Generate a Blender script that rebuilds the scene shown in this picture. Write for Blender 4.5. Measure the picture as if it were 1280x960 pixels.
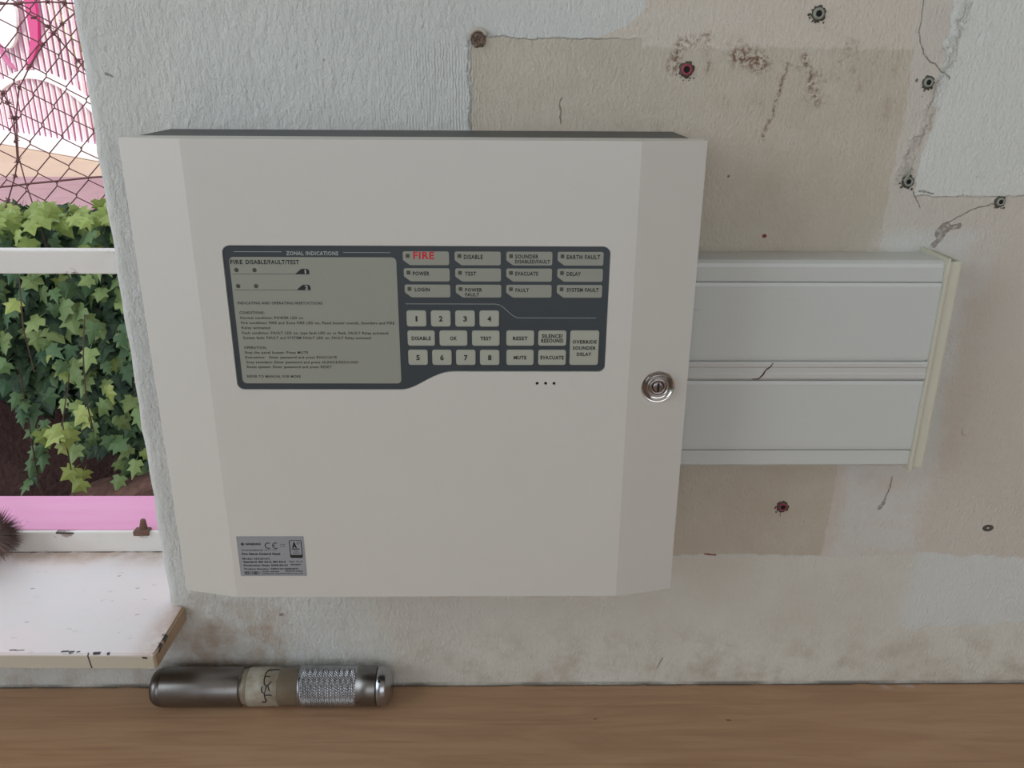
import bpy, bmesh, math, random
from mathutils import Vector, Matrix
random.seed(7)
PI = math.pi
scene = bpy.context.scene
for o in list(bpy.data.objects): bpy.data.objects.remove(o)
COL = scene.collection

# ------------------------------------------------------------------ camera
cd = bpy.data.cameras.new('camera'); cam = bpy.data.objects.new('camera', cd); COL.objects.link(cam)
cd.sensor_fit = 'HORIZONTAL'; cd.sensor_width = 36.0; cd.lens = 36.0 * 1060 / 1280
cd.clip_start = 0.02; cd.clip_end = 200
Rv = Vector((0.9998816, -0.01406535, 0.00624079)); Uv = Vector((-0.00087051, 0.35321638, 0.93554125)); Fv = Vector((0.01536307, 0.93543592, -0.35316232))
cam.matrix_world = Matrix(((Rv.x, Uv.x, -Fv.x, 0.05315271), (Rv.y, Uv.y, -Fv.y, -0.63907325), (Rv.z, Uv.z, -Fv.z, 0.04441664), (0, 0, 0, 1)))
scene.camera = cam

# ------------------------------------------------------------------ world, sun, window light, exposure
w = bpy.data.worlds.new('sky'); scene.world = w; w.use_nodes = True
bg = w.node_tree.nodes['Background']; bg.inputs['Color'].default_value = (0.86, 0.93, 1.0, 1); bg.inputs['Strength'].default_value = 1.5
def lamp(name, kind, loc, target, energy, color, **kw):
    l = bpy.data.lights.new(name, kind); l.energy = energy; l.color = color
    for k, v in kw.items(): setattr(l, k, v)
    o = bpy.data.objects.new(name, l); COL.objects.link(o); o.location = loc
    o.rotation_euler = (Vector(target) - Vector(loc)).to_track_quat('-Z', 'Y').to_euler()
    return o
lamp('sun', 'SUN', (0, -6, 6), (0, 0, -0.22), 2.2, (1.0, 0.93, 0.84), angle=0.02)
# daylight entering through the side window of the room (left), and an added fill lamp behind the camera
lamp('side_window_light', 'AREA', (-1.52, -0.95, 0.62), (0.0, -0.50, 0.05), 9.7, (0.85, 0.955, 1.0), shape='RECTANGLE', size=1.3, size_y=1.2)
lamp('rear_fill_light', 'AREA', (0.7, -2.5, 0.55), (0.1, 0, -0.1), 3.3, (1.0, 0.88, 0.79), shape='RECTANGLE', size=2.4, size_y=1.2)
scene.view_settings.view_transform = 'Standard'; scene.view_settings.look = 'None'
scene.view_settings.exposure = 0.0; scene.view_settings.gamma = 1.0; scene.view_settings.use_curve_mapping = False

# ------------------------------------------------------------------ material helpers
class NT:
    def __init__(s, name):
        s.m = bpy.data.materials.new(name); s.m.use_nodes = True; s.t = s.m.node_tree
        s.b = s.t.nodes['Principled BSDF']; s.co = None
    def n(s, typ, **kw):
        x = s.t.nodes.new(typ)
        for k, v in kw.items(): setattr(x, k, v)
        return x
    def put(s, sock, v):
        if isinstance(v, bpy.types.NodeSocket): s.t.links.new(v, sock)
        else:
            if isinstance(v, tuple) and len(v) == 3 and sock.type == 'RGBA': v = v + (1,)
            sock.default_value = v
    def ma(s, op, a, b=0.0, c=0.0, clamp=False):
        x = s.n('ShaderNodeMath', operation=op, use_clamp=clamp)
        s.put(x.inputs[0], a); s.put(x.inputs[1], b)
        if op in ('MULTIPLY_ADD',): s.put(x.inputs[2], c)
        return x.outputs[0]
    def obj(s):
        if not s.co: s.co = s.n('ShaderNodeTexCoord').outputs['Object']
        return s.co
    def xyz(s):
        x = s.n('ShaderNodeSeparateXYZ'); s.put(x.inputs[0], s.obj()); return x.outputs
    def mapped(s, scale=(1, 1, 1), loc=(0, 0, 0), rot=(0, 0, 0)):
        x = s.n('ShaderNodeMapping'); s.put(x.inputs['Vector'], s.obj()); x.inputs['Scale'].default_value = scale
        x.inputs['Location'].default_value = loc; x.inputs['Rotation'].default_value = rot; return x.outputs[0]
    def noise(s, scale, detail=4, rough=0.5, stretch=(1, 1, 1), loc=(0, 0, 0), dist=0.0, out='Fac'):
        x = s.n('ShaderNodeTexNoise'); s.put(x.inputs['Vector'], s.mapped(stretch, loc)); x.inputs['Scale'].default_value = scale
        x.inputs['Detail'].default_value = detail; x.inputs['Roughness'].default_value = rough; x.inputs['Distortion'].default_value = dist
        return x.outputs[out]
    def ramp(s, v, lo, hi):
        x = s.n('ShaderNodeMapRange', interpolation_type='SMOOTHSTEP'); s.put(x.inputs['Value'], v)
        x.inputs['From Min'].default_value = lo; x.inputs['From Max'].default_value = hi; return x.outputs[0]
    def mix(s, f, a, b):
        x = s.n('ShaderNodeMix', data_type='RGBA'); s.put(x.inputs[0], f); s.put(x.inputs[6], a); s.put(x.inputs[7], b); return x.outputs[2]
    def mul(s, *v):
        r = v[0]
        for q in v[1:]: r = s.ma('MULTIPLY', r, q)
        return r
    def mx(s, *v):
        r = v[0]
        for q in v[1:]: r = s.ma('MAXIMUM', r, q)
        return r
    def box(s, X, Z, x0, x1, z0, z1, soft=0.002, sz=None):
        sz = sz or soft
        return s.mul(s.ramp(X, x0 - soft, x0 + soft), s.ramp(X, x1 + soft, x1 - soft), s.ramp(Z, z0 - sz, z0 + sz), s.ramp(Z, z1 + sz, z1 - sz))
    def seg(s, X, Z, p, q, wd, soft=0.0004):
        dx, dz = q[0] - p[0], q[1] - p[1]; L = dx * dx + dz * dz
        px = s.ma('SUBTRACT', X, p[0]); pz = s.ma('SUBTRACT', Z, p[1])
        h = s.ma('DIVIDE', s.ma('ADD', s.ma('MULTIPLY', px, dx), s.ma('MULTIPLY', pz, dz)), L, clamp=True)
        ex = s.ma('SUBTRACT', px, s.ma('MULTIPLY', h, dx)); ez = s.ma('SUBTRACT', pz, s.ma('MULTIPLY', h, dz))
        d = s.ma('SQRT', s.ma('ADD', s.ma('MULTIPLY', ex, ex), s.ma('MULTIPLY', ez, ez)))
        return s.ramp(d, wd + soft, wd - soft * 0.5)
    def bump(s, h, strength=0.5, dist=0.001, prev=None):
        x = s.n('ShaderNodeBump'); s.put(x.inputs['Height'], h); x.inputs['Strength'].default_value = strength; x.inputs['Distance'].default_value = dist
        if prev is not None: s.put(x.inputs['Normal'], prev)
        s.put(s.b.inputs['Normal'], x.outputs[0]); return x.outputs[0]
    def fin(s, color=None, rough=0.5, metal=0.0, spec=None):
        if color is not None: s.put(s.b.inputs['Base Color'], color)
        s.put(s.b.inputs['Roughness'], rough); s.b.inputs['Metallic'].default_value = metal
        if spec is not None: s.b.inputs['Specular IOR Level'].default_value = spec
        return s.m
def sr(r, g, b):
    f = lambda c: (c / 255) / 12.92 if c / 255 <= 0.04045 else ((c / 255 + 0.055) / 1.055) ** 2.4
    return (f(r), f(g), f(b))
def simple(name, c, rough=0.5, metal=0.0, var=0.06, nscale=40, bump=0.0, spec=None, bscale=400, bd=0.0003):
    t = NT(name); nz = t.noise(nscale, 3)
    c2 = tuple(max(0, x * (1 - var * 2)) for x in c); c1 = tuple(min(1, x * (1 + var)) for x in c)
    if bump: t.bump(t.noise(bscale, 4), bump, bd)
    return t.fin(t.mix(nz, c2, c1), rough, metal, spec)

# ------------------------------------------------------------------ plaster wall
def wall_material():
    t = NT('old_painted_plaster'); o = t.xyz()
    nz = t.n('ShaderNodeSeparateColor'); t.put(nz.inputs[0], t.noise(70, 4, 0.6, out='Color'))
    nb = t.n('ShaderNodeSeparateColor'); t.put(nb.inputs[0], t.noise(14, 3, 0.5, out='Color'))
    def wob(base, a, b, k1, k2):
        v = t.ma('MULTIPLY_ADD', t.ma('SUBTRACT', a, 0.5), k1, base); return t.ma('MULTIPLY_ADD', t.ma('SUBTRACT', b, 0.5), k2, v)
    X = wob(o[0], nz.outputs[0], nb.outputs[0], 0.008, 0.006); Z = wob(o[2], nz.outputs[1], nb.outputs[1], 0.008, 0.006)
    Xr = wob(o[0], nz.outputs[0], nb.outputs[0], 0.016, 0.03); Zr = wob(o[2], nz.outputs[1], nb.outputs[1], 0.016, 0.03)
    cool = sr(214, 215, 212); beige = sr(196, 186, 171); beige2 = sr(205, 195, 184); mid = sr(206, 200, 190); white = sr(224, 225, 219); pinkish = sr(206, 199, 188)
    n1 = t.noise(9, 5, 0.6); n2 = t.noise(30, 5, 0.65, loc=(3, 1, 2)); n3 = t.noise(5, 3, loc=(7, 2, 4))
    col = t.mix(t.ramp(n1, 0.3, 0.7), cool, sr(207, 209, 207))
    # right of the newer paint: older paint, pinkish grey
    col = t.mix(t.box(X, Z, 0.335, 2.5, -0.3585, 3, 0.002), col, t.mix(n1, pinkish, sr(213, 206, 199)))
    # exposed beige rectangle where an older box hung
    beA = t.mix(t.ramp(n2, 0.3, 0.75), beige, sr(203, 195, 182))
    Xs = t.ma('SUBTRACT', X, t.ma('MULTIPLY', Z, 0.026))
    col = t.mix(t.box(Xs, Z, 0.0325, 0.3455, -0.357, 0.0615, 0.0007), col, beA)
    # rim above it, right of the white brushed lobe
    lobe = t.ramp(t.ma('SUBTRACT', Z, t.ma('MULTIPLY', t.ma('POWER', t.ma('MAXIMUM', t.ma('SUBTRACT', X, 0.11), 0.0), 2.0), 9.0)), 0.0608, 0.0622)
    rim = t.mul(t.box(X, Z, 0.1530, 0.3455, 0.056, 3, 0.0007, 0.0015), 1.0)
    rim = t.mx(rim, t.mul(t.box(X, Z, 0.09, 0.1535, 0.0615, 0.30, 0.0005), t.ma('SUBTRACT', 1.0, lobe)))
    col = t.mix(rim, col, t.mix(n1, beige2, sr(218, 210, 199)))
    # strip next to it
    col = t.mix(t.box(X, Z, 0.3455, 0.3685, -0.085, 3, 0.001), col, t.mix(n1, mid, sr(212, 206, 198)))
    # glossy white patch top right
    wp = t.box(t.ma('ADD', Xr, 0.002), Z, 0.3685, 2.5, -0.046, 3, 0.0008)
    wp = t.mul(wp, t.ramp(t.ma('ADD', Z, t.ma('MULTIPLY', X, 0.03)), -0.036, -0.034))
    col = t.mix(wp, col, t.mix(n1, white, sr(216, 220, 218)))
    # whitish smears around the trunking end and underneath it
    sm = t.mx(t.box(Xr, Zr, 0.345, 0.418, -0.36, -0.076, 0.007), t.box(Xr, Zr, 0.337, 0.43, -0.12, -0.074, 0.008))
    col = t.mix(t.mul(sm, t.ramp(n2, 0.25, 0.6), 0.85), col, sr(214, 215, 213))
    # lower band, repainted
    low = t.ramp(Z, -0.3582, -0.3598)
    col = t.mix(t.mul(low, t.ramp(o[0], -0.12, -0.02)), col, t.mix(t.ramp(n1, 0.35, 0.65), sr(218, 216, 208), sr(211, 207, 198)))
    col = t.mix(t.mul(t.box(Xr, Zr, 0.42, 2.5, -0.43, -0.3585, 0.01, 0.001), 0.8), col, sr(216, 220, 219))
    # dirt just over the desk
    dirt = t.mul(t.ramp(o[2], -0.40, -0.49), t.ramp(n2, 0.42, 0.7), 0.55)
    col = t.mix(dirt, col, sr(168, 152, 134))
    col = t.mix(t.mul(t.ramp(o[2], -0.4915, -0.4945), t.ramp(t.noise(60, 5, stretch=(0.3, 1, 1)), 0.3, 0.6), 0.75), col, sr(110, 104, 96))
    col = t.mix(t.mul(t.box(Xr, Zr, -0.235, -0.14, -0.50, -0.40, 0.012), t.ramp(n2, 0.3, 0.65), 0.8), col, sr(170, 150, 132))
    # brown stains from the old box
    st = t.noise(38, 6, 0.75, loc=(2, 5, 9)); fine = t.noise(300, 4, 0.7, loc=(4, 4, 4))
    band = t.box(Xr, Zr, 0.21, 0.335, 0.012, 0.062, 0.015, 0.012)
    s1 = t.mul(band, t.ramp(st, 0.48, 0.68), t.ramp(fine, 0.4, 0.62), 0.75)
    ring = t.mx(t.seg(X, Z, (0.176, 0.043), (0.18, 0.056), 0.003, 0.004), t.seg(X, Z, (0.18, 0.058), (0.199, 0.062), 0.003, 0.004), t.seg(X, Z, (0.199, 0.062), (0.201, 0.042), 0.0015, 0.0035))
    s2 = t.mul(ring, t.ramp(fine, 0.42, 0.6), t.ramp(st, 0.3, 0.55), 0.85)
    s3 = t.mul(t.box(Xr, Zr, 0.05, 0.19, -0.01, 0.03, 0.03, 0.012), t.ramp(st, 0.52, 0.72), 0.5)
    trail = t.mul(t.mx(t.seg(X, Z, (0.258, 0.048), (0.246, -0.004), 0.0006, 0.0025), t.seg(X, Z, (0.268, 0.05), (0.282, 0.018), 0.0012, 0.004), t.seg(X, Z, (0.222, 0.05), (0.24, 0.046), 0.004, 0.006)), t.ramp(fine, 0.42, 0.58), 0.9)
    s4 = t.mul(t.mx(t.seg(X, Z, (0.333, 0.052), (0.331, 0.0), 0.001, 0.005)), t.ramp(st, 0.4, 0.6), 0.5)
    col = t.mix(t.mx(s1, s3, s4), col, sr(150, 122, 98)); col = t.mix(t.mx(s2, trail), col, sr(112, 76, 54))
    # small dark pits and scrapes
    vor = t.n('ShaderNodeTexVoronoi'); t.put(vor.inputs['Vector'], t.obj()); vor.inputs['Scale'].default_value = 55
    pits = t.mul(t.ramp(vor.outputs['Distance'], 0.075, 0.045), t.ramp(n2, 0.56, 0.62))
    col = t.mix(t.mul(pits, 0.8), col, sr(92, 84, 78))
    # cracks and scratches
    cr = []
    for a, b, wd in (((0.3475, 0.088), (0.348, 0.068), .0003), ((0.348, 0.068), (0.352, 0.054), .0004), ((0.352, 0.054), (0.3745, 0.037), .0005),
                     ((0.427, -0.0508), (0.409, -0.056), .0004), ((0.409, -0.056), (0.390, -0.068), .0003), ((0.357, -0.033), (0.3595, -0.0255), .0005), ((0.363, -0.042), (0.370, -0.055), .00025),
                     ((0.368, -0.0425), (0.378, -0.0435), .0008), ((0.388, -0.076), (0.393, -0.070), .0035), ((0.393, -0.070), (0.402, -0.069), .002), ((0.386, -0.084), (0.390, -0.077), .0018),
                     ((0.296, -0.319), (0.295, -0.311), .0004), ((0.3865, -0.281), (0.383, -0.305), .0007), ((0.383, -0.305), (0.381, -0.31), .0016), ((-0.14, -0.417), (-0.142, -0.417), .001),
                     ((0.2, -0.478), (0.203, -0.466), .0009), ((-0.223, 0.036), (-0.219, 0.034), .0009), ((0.0975, 0.004), (0.0985, 0.022), .0007)):
        cr.append(t.seg(X, Z, a, b, wd * .6 if wd < .001 else wd))
    col = t.mix(t.mul(t.mx(*cr), t.ramp(fine, 0.3, 0.55), 0.7), col, sr(112, 98, 90))
    red = t.mx(t.seg(X, Z, (0.234, -0.3575), (0.243, -0.357), .0007), t.seg(o[0], o[2], (0.2542, -0.0766), (0.2548, -0.0766), .0013))
    col = t.mix(red, col, sr(120, 50, 44))
    # relief: orange-peel plaster, stretched upright at the left, brush ridges, paint steps
    left = t.ramp(o[0], 0.06, 0.0)
    pl = t.noise(190, 5, 0.65, stretch=(1.0, 1, 0.5)); pf = t.noise(420, 4, 0.65, stretch=(1, 1, 0.55)); pr = t.noise(160, 5, 0.6, loc=(1, 7, 1))
    big = t.noise(28, 3, 0.5, stretch=(1, 1, 0.4))
    wv = t.n('ShaderNodeTexWave', bands_direction='X'); t.put(wv.inputs['Vector'], t.obj()); wv.inputs['Scale'].default_value = 150; wv.inputs['Distortion'].default_value = 5.0; wv.inputs['Detail'].default_value = 3; wv.inputs['Detail Scale'].default_value = 1.2
    pr_ = t.noise(40, 4, stretch=(1, 1, .3)); brush = t.mul(wv.outputs['Fac'], t.box(Xr, Zr, -0.035, 0.034, -0.02, 0.058, 0.012), t.ramp(pr_, 0.3, 0.6), 0.22)
    h = t.ma('ADD', t.ma('MULTIPLY', pl, t.ma('MULTIPLY_ADD', left, 1.1, 0.35)), t.ma('MULTIPLY', pf, 0.6)); h = t.ma('ADD', h, t.ma('MULTIPLY', big, t.ma('MULTIPLY_ADD', left, 1.0, 0.5)))
    h = t.ma('ADD', h, t.ma('MULTIPLY', pr, 0.45)); h = t.ma('ADD', h, brush); h = t.ma('SUBTRACT', h, t.ma('MULTIPLY', pits, 0.5)); h = t.ma('SUBTRACT', h, t.mul(t.mx(*cr), 0.4))
    lump = t.mul(t.mx(t.seg(Xr, Zr, (0.374, 0.088), (0.366, 0.03), .0015, .003), t.seg(Xr, Zr, (0.366, 0.03), (0.355, -0.03), .002, .004), t.seg(X, Z, (0.031, 0.058), (0.031, -0.01), .0005, .0012)), t.ramp(pr, 0.3, 0.6), 0.9)
    h = t.ma('ADD', h, lump); h = t.ma('ADD', h, t.mul(t.box(Xs, Z, 0.0325, 0.3455, -0.357, 0.0615, 0.0007), t.ramp(o[0], 0.17, 0.12), -0.5)); h = t.ma('ADD', h, t.ma('MULTIPLY', wp, 0.5))
    t.bump(h, 1.0, 0.0019)
    rough = t.ma('SUBTRACT', 0.62, t.ma('MULTIPLY', wp, 0.25))
    return t.fin(col, rough, 0.0, 0.35)
M = {}
M['wall'] = wall_material()
M['outwall'] = simple('exterior_render', sr(190, 180, 175), 0.8, bump=0.4)
M['room'] = simple('room_paint', sr(214, 208, 198), 0.7, bump=0.2)
M['floor'] = simple('cement_floor', sr(130, 120, 112), 0.6)

def wood():
    t = NT('wood_laminate'); o = t.xyz()
    g = t.noise(34, 6, 0.6, stretch=(0.16, 1.5, 1), dist=1.4); f = t.noise(190, 3, 0.6, stretch=(0.035, 1, 1)); b = t.noise(7, 3, 0.5, stretch=(0.3, 1, 1))
    col = t.mix(t.ramp(g, 0.3, 0.72), sr(168, 132, 103), sr(184, 149, 118))
    col = t.mix(t.mul(t.ramp(f, 0.5, 0.75), 0.5), col, sr(150, 114, 88)); col = t.mix(t.mul(t.ramp(b, 0.5, 0.7), 0.3), col, sr(186, 146, 112))
    for p, q, wd in (((0.2545, -0.047), (0.257, -0.0475), .0009), ((0.137, -0.045), (0.1395, -0.045), .0006)):
        col = t.mix(t.mul(t.seg(o[0], o[1], p, q, wd), 0.7), col, sr(82, 52, 38))
    col = t.mix(t.mul(t.seg(o[0], o[1], (0.412, -0.004), (0.437, -0.004), .003, .003), t.ramp(t.noise(90, 3), 0.3, 0.6), 0.6), col, sr(200, 180, 180))
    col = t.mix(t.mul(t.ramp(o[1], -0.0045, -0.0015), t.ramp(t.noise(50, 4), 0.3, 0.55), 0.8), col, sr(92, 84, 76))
    t.bump(f, 0.12, 0.0003); return t.fin(col, t.ma('MULTIPLY_ADD', g, 0.15, 0.36), 0, 0.4)
M['wood'] = wood()

def sill_mat():
    t = NT('worn_white_gloss_paint'); o = t.xyz()
    n = t.noise(22, 6, 0.65); f = t.noise(120, 5, 0.7, stretch=(0.45, 1, 1)); b = t.noise(8, 3)
    col = t.mix(t.ramp(b, 0.35, 0.65), sr(228, 222, 223), sr(234, 220, 221))
    col = t.mix(t.mul(t.ramp(f, 0.58, 0.74), t.ramp(n, 0.4, 0.6), 0.6), col, sr(176, 156, 140))
    col = t.mix(t.mul(t.ramp(o[1], 0.055, 0.088), t.ramp(n, 0.35, 0.6), 0.75), col, sr(190, 164, 140))
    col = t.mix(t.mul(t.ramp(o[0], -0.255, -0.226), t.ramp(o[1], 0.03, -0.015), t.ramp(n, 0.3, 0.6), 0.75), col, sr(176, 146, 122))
    col = t.mix(t.mul(t.ramp(o[2], -0.4085, -0.4105), t.ramp(n, 0.2, 0.5), 0.9), col, sr(186, 180, 162))  # front face coloured darker to stand in for its shade
    col = t.mix(t.ramp(o[0], -0.2296, -0.2272), col, t.mix(n, sr(166, 136, 108), sr(196, 172, 146)))
    ck = []
    for (x, y, l, wd) in ((-0.345, -0.0605, .002, .0007), (-0.339, -0.0608, .003, .0005), (-0.3015, -0.0625, .0022, .001), (-0.296, -0.063, .0012, .0011), (-0.2905, -0.063, .0006, .0008),
                          (-0.275, -0.064, .0022, .0009), (-0.2655, -0.0645, .0004, .0008)):
        ck.append(t.seg(o[0], o[1], (x - l, y), (x + l, y + 0.0003), wd, 0.0005))
    ck += [t.mul(t.ramp(o[1], -0.0625, -0.0640), t.mx(t.seg(o[0], o[2], (-0.282, -0.408), (-0.2805, -0.4215), .0005, .0004), t.seg(o[0], o[2], (-0.2345, -0.4112), (-0.237, -0.4108), .0009, .0004)))]
    side = t.ramp(o[0], -0.2310, -0.2300)
    ck += [t.mul(side, t.seg(o[1], o[2], (-0.041, -0.409), (-0.046, -0.410), .0016, .0006)), t.mul(side, t.seg(o[1], o[2], (-0.052, -0.409), (-0.058, -0.411), .0014, .0006))]
    pts = [(-0.31, -0.03, 3), (-0.29, 0.01, 2), (-0.26, -0.01, 3), (-0.275, 0.03, 2), (-0.262, 0.035, 2.5), (-0.262, 0.012, 2.5), (-0.35, -0.02, 2.5), (-0.37, 0.03, 3), (-0.3, 0.05, 2), (-0.264, -0.035, 1.6)]
    for (x, y, l) in pts: ck.append(t.mul(t.seg(t.ma('MULTIPLY_ADD', n, .006, o[0]), t.ma('MULTIPLY_ADD', f, .006, o[1]), (x - l * .0005, y), (x + l * .0005, y + .0006), .0004, .0007), t.ramp(f, .4, .6), 0.7))
    ck.append(t.mul(t.ramp(o[1], 0.0875, 0.0885), t.ramp(n, 0.42, 0.55), 0.9))
    col = t.mix(t.mx(*ck), col, sr(52, 46, 48))
    t.bump(t.ma('ADD', n, t.ma('MULTIPLY', f, 0.5)), 0.5, 0.0009); return t.fin(col, 0.42)
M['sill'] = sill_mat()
def frame_mat():
    t = NT('chipped_white_frame_paint'); o = t.xyz(); n = t.noise(60, 5, 0.7, stretch=(0.5, 1, 1)); f = t.noise(24, 3)
    col = t.mix(t.mul(t.ramp(n, 0.6, 0.68), 0.9), sr(226, 222, 218), sr(120, 92, 76))
    col = t.mix(t.mul(t.ramp(f, 0.4, 0.7), 0.4), col, sr(214, 206, 196))
    col = t.mix(t.seg(o[0], o[2], (-0.378, -0.3862), (-0.362, -0.3866), .0008), col, sr(60, 40, 40))
    t.bump(n, 0.4, 0.0006); return t.fin(col, 0.4)
M['frame'] = frame_mat()
def pink_mat():
    t = NT('pink_gloss_paint'); n = t.noise(60, 4, 0.6, stretch=(0.12, 1, 1)); s = t.noise(90, 2, loc=(3, 3, 3))
    col = t.mix(n, sr(226, 138, 188), sr(232, 160, 200)); col = t.mix(t.ramp(s, 0.72, 0.76), col, sr(150, 80, 110))
    t.bump(n, 0.35, 0.0008); return t.fin(col, 0.38)
M['pink'] = pink_mat()
M['abs'] = simple('white_moulded_plastic', sr(209, 206, 201), 0.42, var=0.01, bump=0.06, bscale=1500, bd=0.0001, spec=0.45)
M['grey_case'] = simple('dark_grey_case', sr(72, 74, 76), 0.5, bump=0.1)
M['overlay'] = simple('slate_keypad_film', sr(58, 65, 71), 0.42, var=0.02, bump=0.03)
M['lcd'] = simple('grey_green_film', sr(150, 152, 142), 0.45, var=0.01)
M['key'] = simple('grey_key_rubber', sr(170, 172, 160), 0.5, var=0.015)
M['ink'] = simple('black_print', sr(30, 33, 34), 0.6)
M['redink'] = simple('red_print', sr(205, 40, 55), 0.6)
M['paleink'] = simple('pale_print', sr(168, 172, 172), 0.6)
M['led'] = simple('smoked_lamp_window', sr(78, 78, 70), 0.3)
M['hole'] = simple('black_void', (0.004, 0.004, 0.005), 0.8)
M['silver'] = simple('silver_label_foil', sr(152, 154, 160), 0.45, var=0.03, nscale=300)
M['chrome'] = simple('chrome', (0.72, 0.70, 0.68), 0.12, 1.0, var=0.02)
M['chrome2'] = simple('worn_lock_face', (0.42, 0.38, 0.37), 0.22, 1.0, var=0.05)
def trunk_mat(name, c):
    t = NT(name); n = t.noise(14, 4, 0.6, stretch=(0.5, 1, 1)); s = t.noise(75, 5, 0.7, stretch=(0.3, 1, 1.0))
    col = t.mix(n, tuple(x * .96 for x in c), c); col = t.mix(t.mul(t.ramp(s, 0.66, 0.76), 0.35), col, sr(130, 124, 116))
    return t.fin(col, 0.32)
M['pvc'] = trunk_mat('white_pvc', sr(206, 209, 207)); M['pvc_div'] = trunk_mat('white_pvc_ridge', sr(206, 206, 204))
M['cream'] = simple('aged_cream_plastic', sr(208, 206, 190), 0.4, var=0.015)
M['crack'] = simple('crack_brown', sr(96, 70, 56), 0.8)
M['plug_green'] = simple('grey_green_plug', sr(148, 154, 142), 0.5, bump=0.3)
M['plug_red'] = simple('maroon_plug', sr(150, 66, 80), 0.5, bump=0.3)
M['rubble'] = simple('crumbled_plaster', sr(92, 86, 78), 0.9, var=0.25, nscale=500, bump=0.8, bd=0.001)
M['crust'] = simple('dusty_brown_filler', sr(138, 118, 104), 0.9, var=0.4, nscale=700, bump=0.9, bscale=900, bd=0.001)
M['oldpaint'] = simple('old_beige_paint', sr(190, 182, 170), 0.5, bump=0.4)
M['rust'] = simple('flaky_brown_crust', sr(118, 88, 74), 0.85, var=0.25, nscale=400, bump=0.8, bd=0.001)
def steel(name, c, r0, r1):
    t = NT(name); n = t.noise(60, 5, 0.7, stretch=(0.15, 1, 1)); d = t.noise(30, 4, loc=(5, 5, 5))
    col = t.mix(t.mul(t.ramp(d, 0.45, 0.7), 0.6), c, tuple(x * .55 for x in c))
    t.bump(t.noise(500, 2, stretch=(1, 0.1, 0.1)), 0.08, 0.0002); return t.fin(col, t.ma('MULTIPLY_ADD', n, r1 - r0, r0), 1.0)
M['steel'] = steel('brushed_steel', (0.24, 0.23, 0.225), 0.25, 0.42); M['steel2'] = steel('knurled_steel', (0.42, 0.43, 0.46), 0.16, 0.3)
def tape():
    t = NT('dirty_paper_tape'); n = t.noise(90, 5, 0.6); col = t.mix(t.ramp(n, 0.35, 0.65), sr(168, 164, 150), sr(146, 134, 118)); t.bump(n, 0.3, 0.0006); return t.fin(col, 0.5)
M['tape'] = tape(); M['tape_clear'] = simple('grubby_clear_tape', sr(136, 124, 106), 0.3, var=0.15, nscale=120, bump=0.5)
M['pen'] = simple('pen_ink', sr(34, 36, 38), 0.6)
M['bristle'] = simple('brown_bristle', sr(128, 98, 90), 0.6, var=0.3, nscale=80); M['bristle_tip'] = simple('grey_bristle', sr(84, 82, 76), 0.6, var=0.3)
M['navy'] = simple('navy_hub', sr(30, 44, 78), 0.35)
def leaf_mat(name, lo, hi):
    t = NT(name); oi = t.n('ShaderNodeObjectInfo'); n = t.noise(45, 3)
    col = t.mix(oi.outputs['Random'], lo, hi); col = t.mix(t.mul(t.ramp(n, 0.4, 0.65), 0.35), col, tuple(x * .62 for x in lo))
    t.fin(col, 0.42, 0, 0.4); t.b.inputs['Transmission Weight'].default_value = 0.0
    return t.m
M['leaf_a'] = leaf_mat('ivy_leaf_green', sr(112, 142, 88), sr(168, 188, 118)); M['leaf_b'] = leaf_mat('ivy_leaf_dark', sr(70, 104, 72), sr(112, 142, 92)); M['leaf_c'] = leaf_mat('ivy_leaf_yellow_green', sr(146, 166, 86), sr(186, 196, 112))  # last one yellow-green: leaf variation, and painted light on the crest
def leaf_stuff(name, lo, hi, sc=30):
    t = NT(name); n = t.noise(sc, 3, 0.7); return t.fin(t.mix(t.ramp(n, 0.35, 0.65), lo, hi), 0.55)
M['leaf_back'] = leaf_stuff('ivy_understorey', sr(34, 58, 44), sr(70, 98, 64)); M['crown'] = leaf_stuff('yellow_green_foliage', sr(120, 140, 50), sr(206, 206, 110), 3)  # crowns have a yellow-green leaf colour of their own
M['vine'] = simple('vine_bark', sr(96, 74, 62), 0.8)
M['soil'] = simple('red_earth', sr(96, 70, 66), 0.95, var=0.25, nscale=18, bump=0.9, bscale=60, bd=0.012)
M['rock'] = simple('rough_red_stone', sr(136, 100, 90), 0.95, var=0.35, nscale=60, bump=1.0, bscale=110, bd=0.006)
M['paving'] = simple('mauve_paving', sr(158, 124, 130), 0.8, var=0.12, nscale=12, bump=0.4, bscale=60, bd=0.003)  # nearer strip of ground, darker and more mauve than the yard
M['sand'] = simple('pale_peach_ground', sr(190, 166, 146), 0.9, var=0.1, nscale=2, bump=0.3, bscale=20, bd=0.01)
M['wire'] = simple('rusty_mauve_wire', sr(128, 84, 84), 0.7, var=0.2, nscale=50)
M['pale_pink'] = simple('pink_fence_paint', sr(190, 104, 148), 0.5); M['pale_white'] = simple('white_fence_paint', sr(244, 240, 242), 0.5); M['magenta'] = simple('magenta_fence_paint', sr(200, 50, 124), 0.5)

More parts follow.
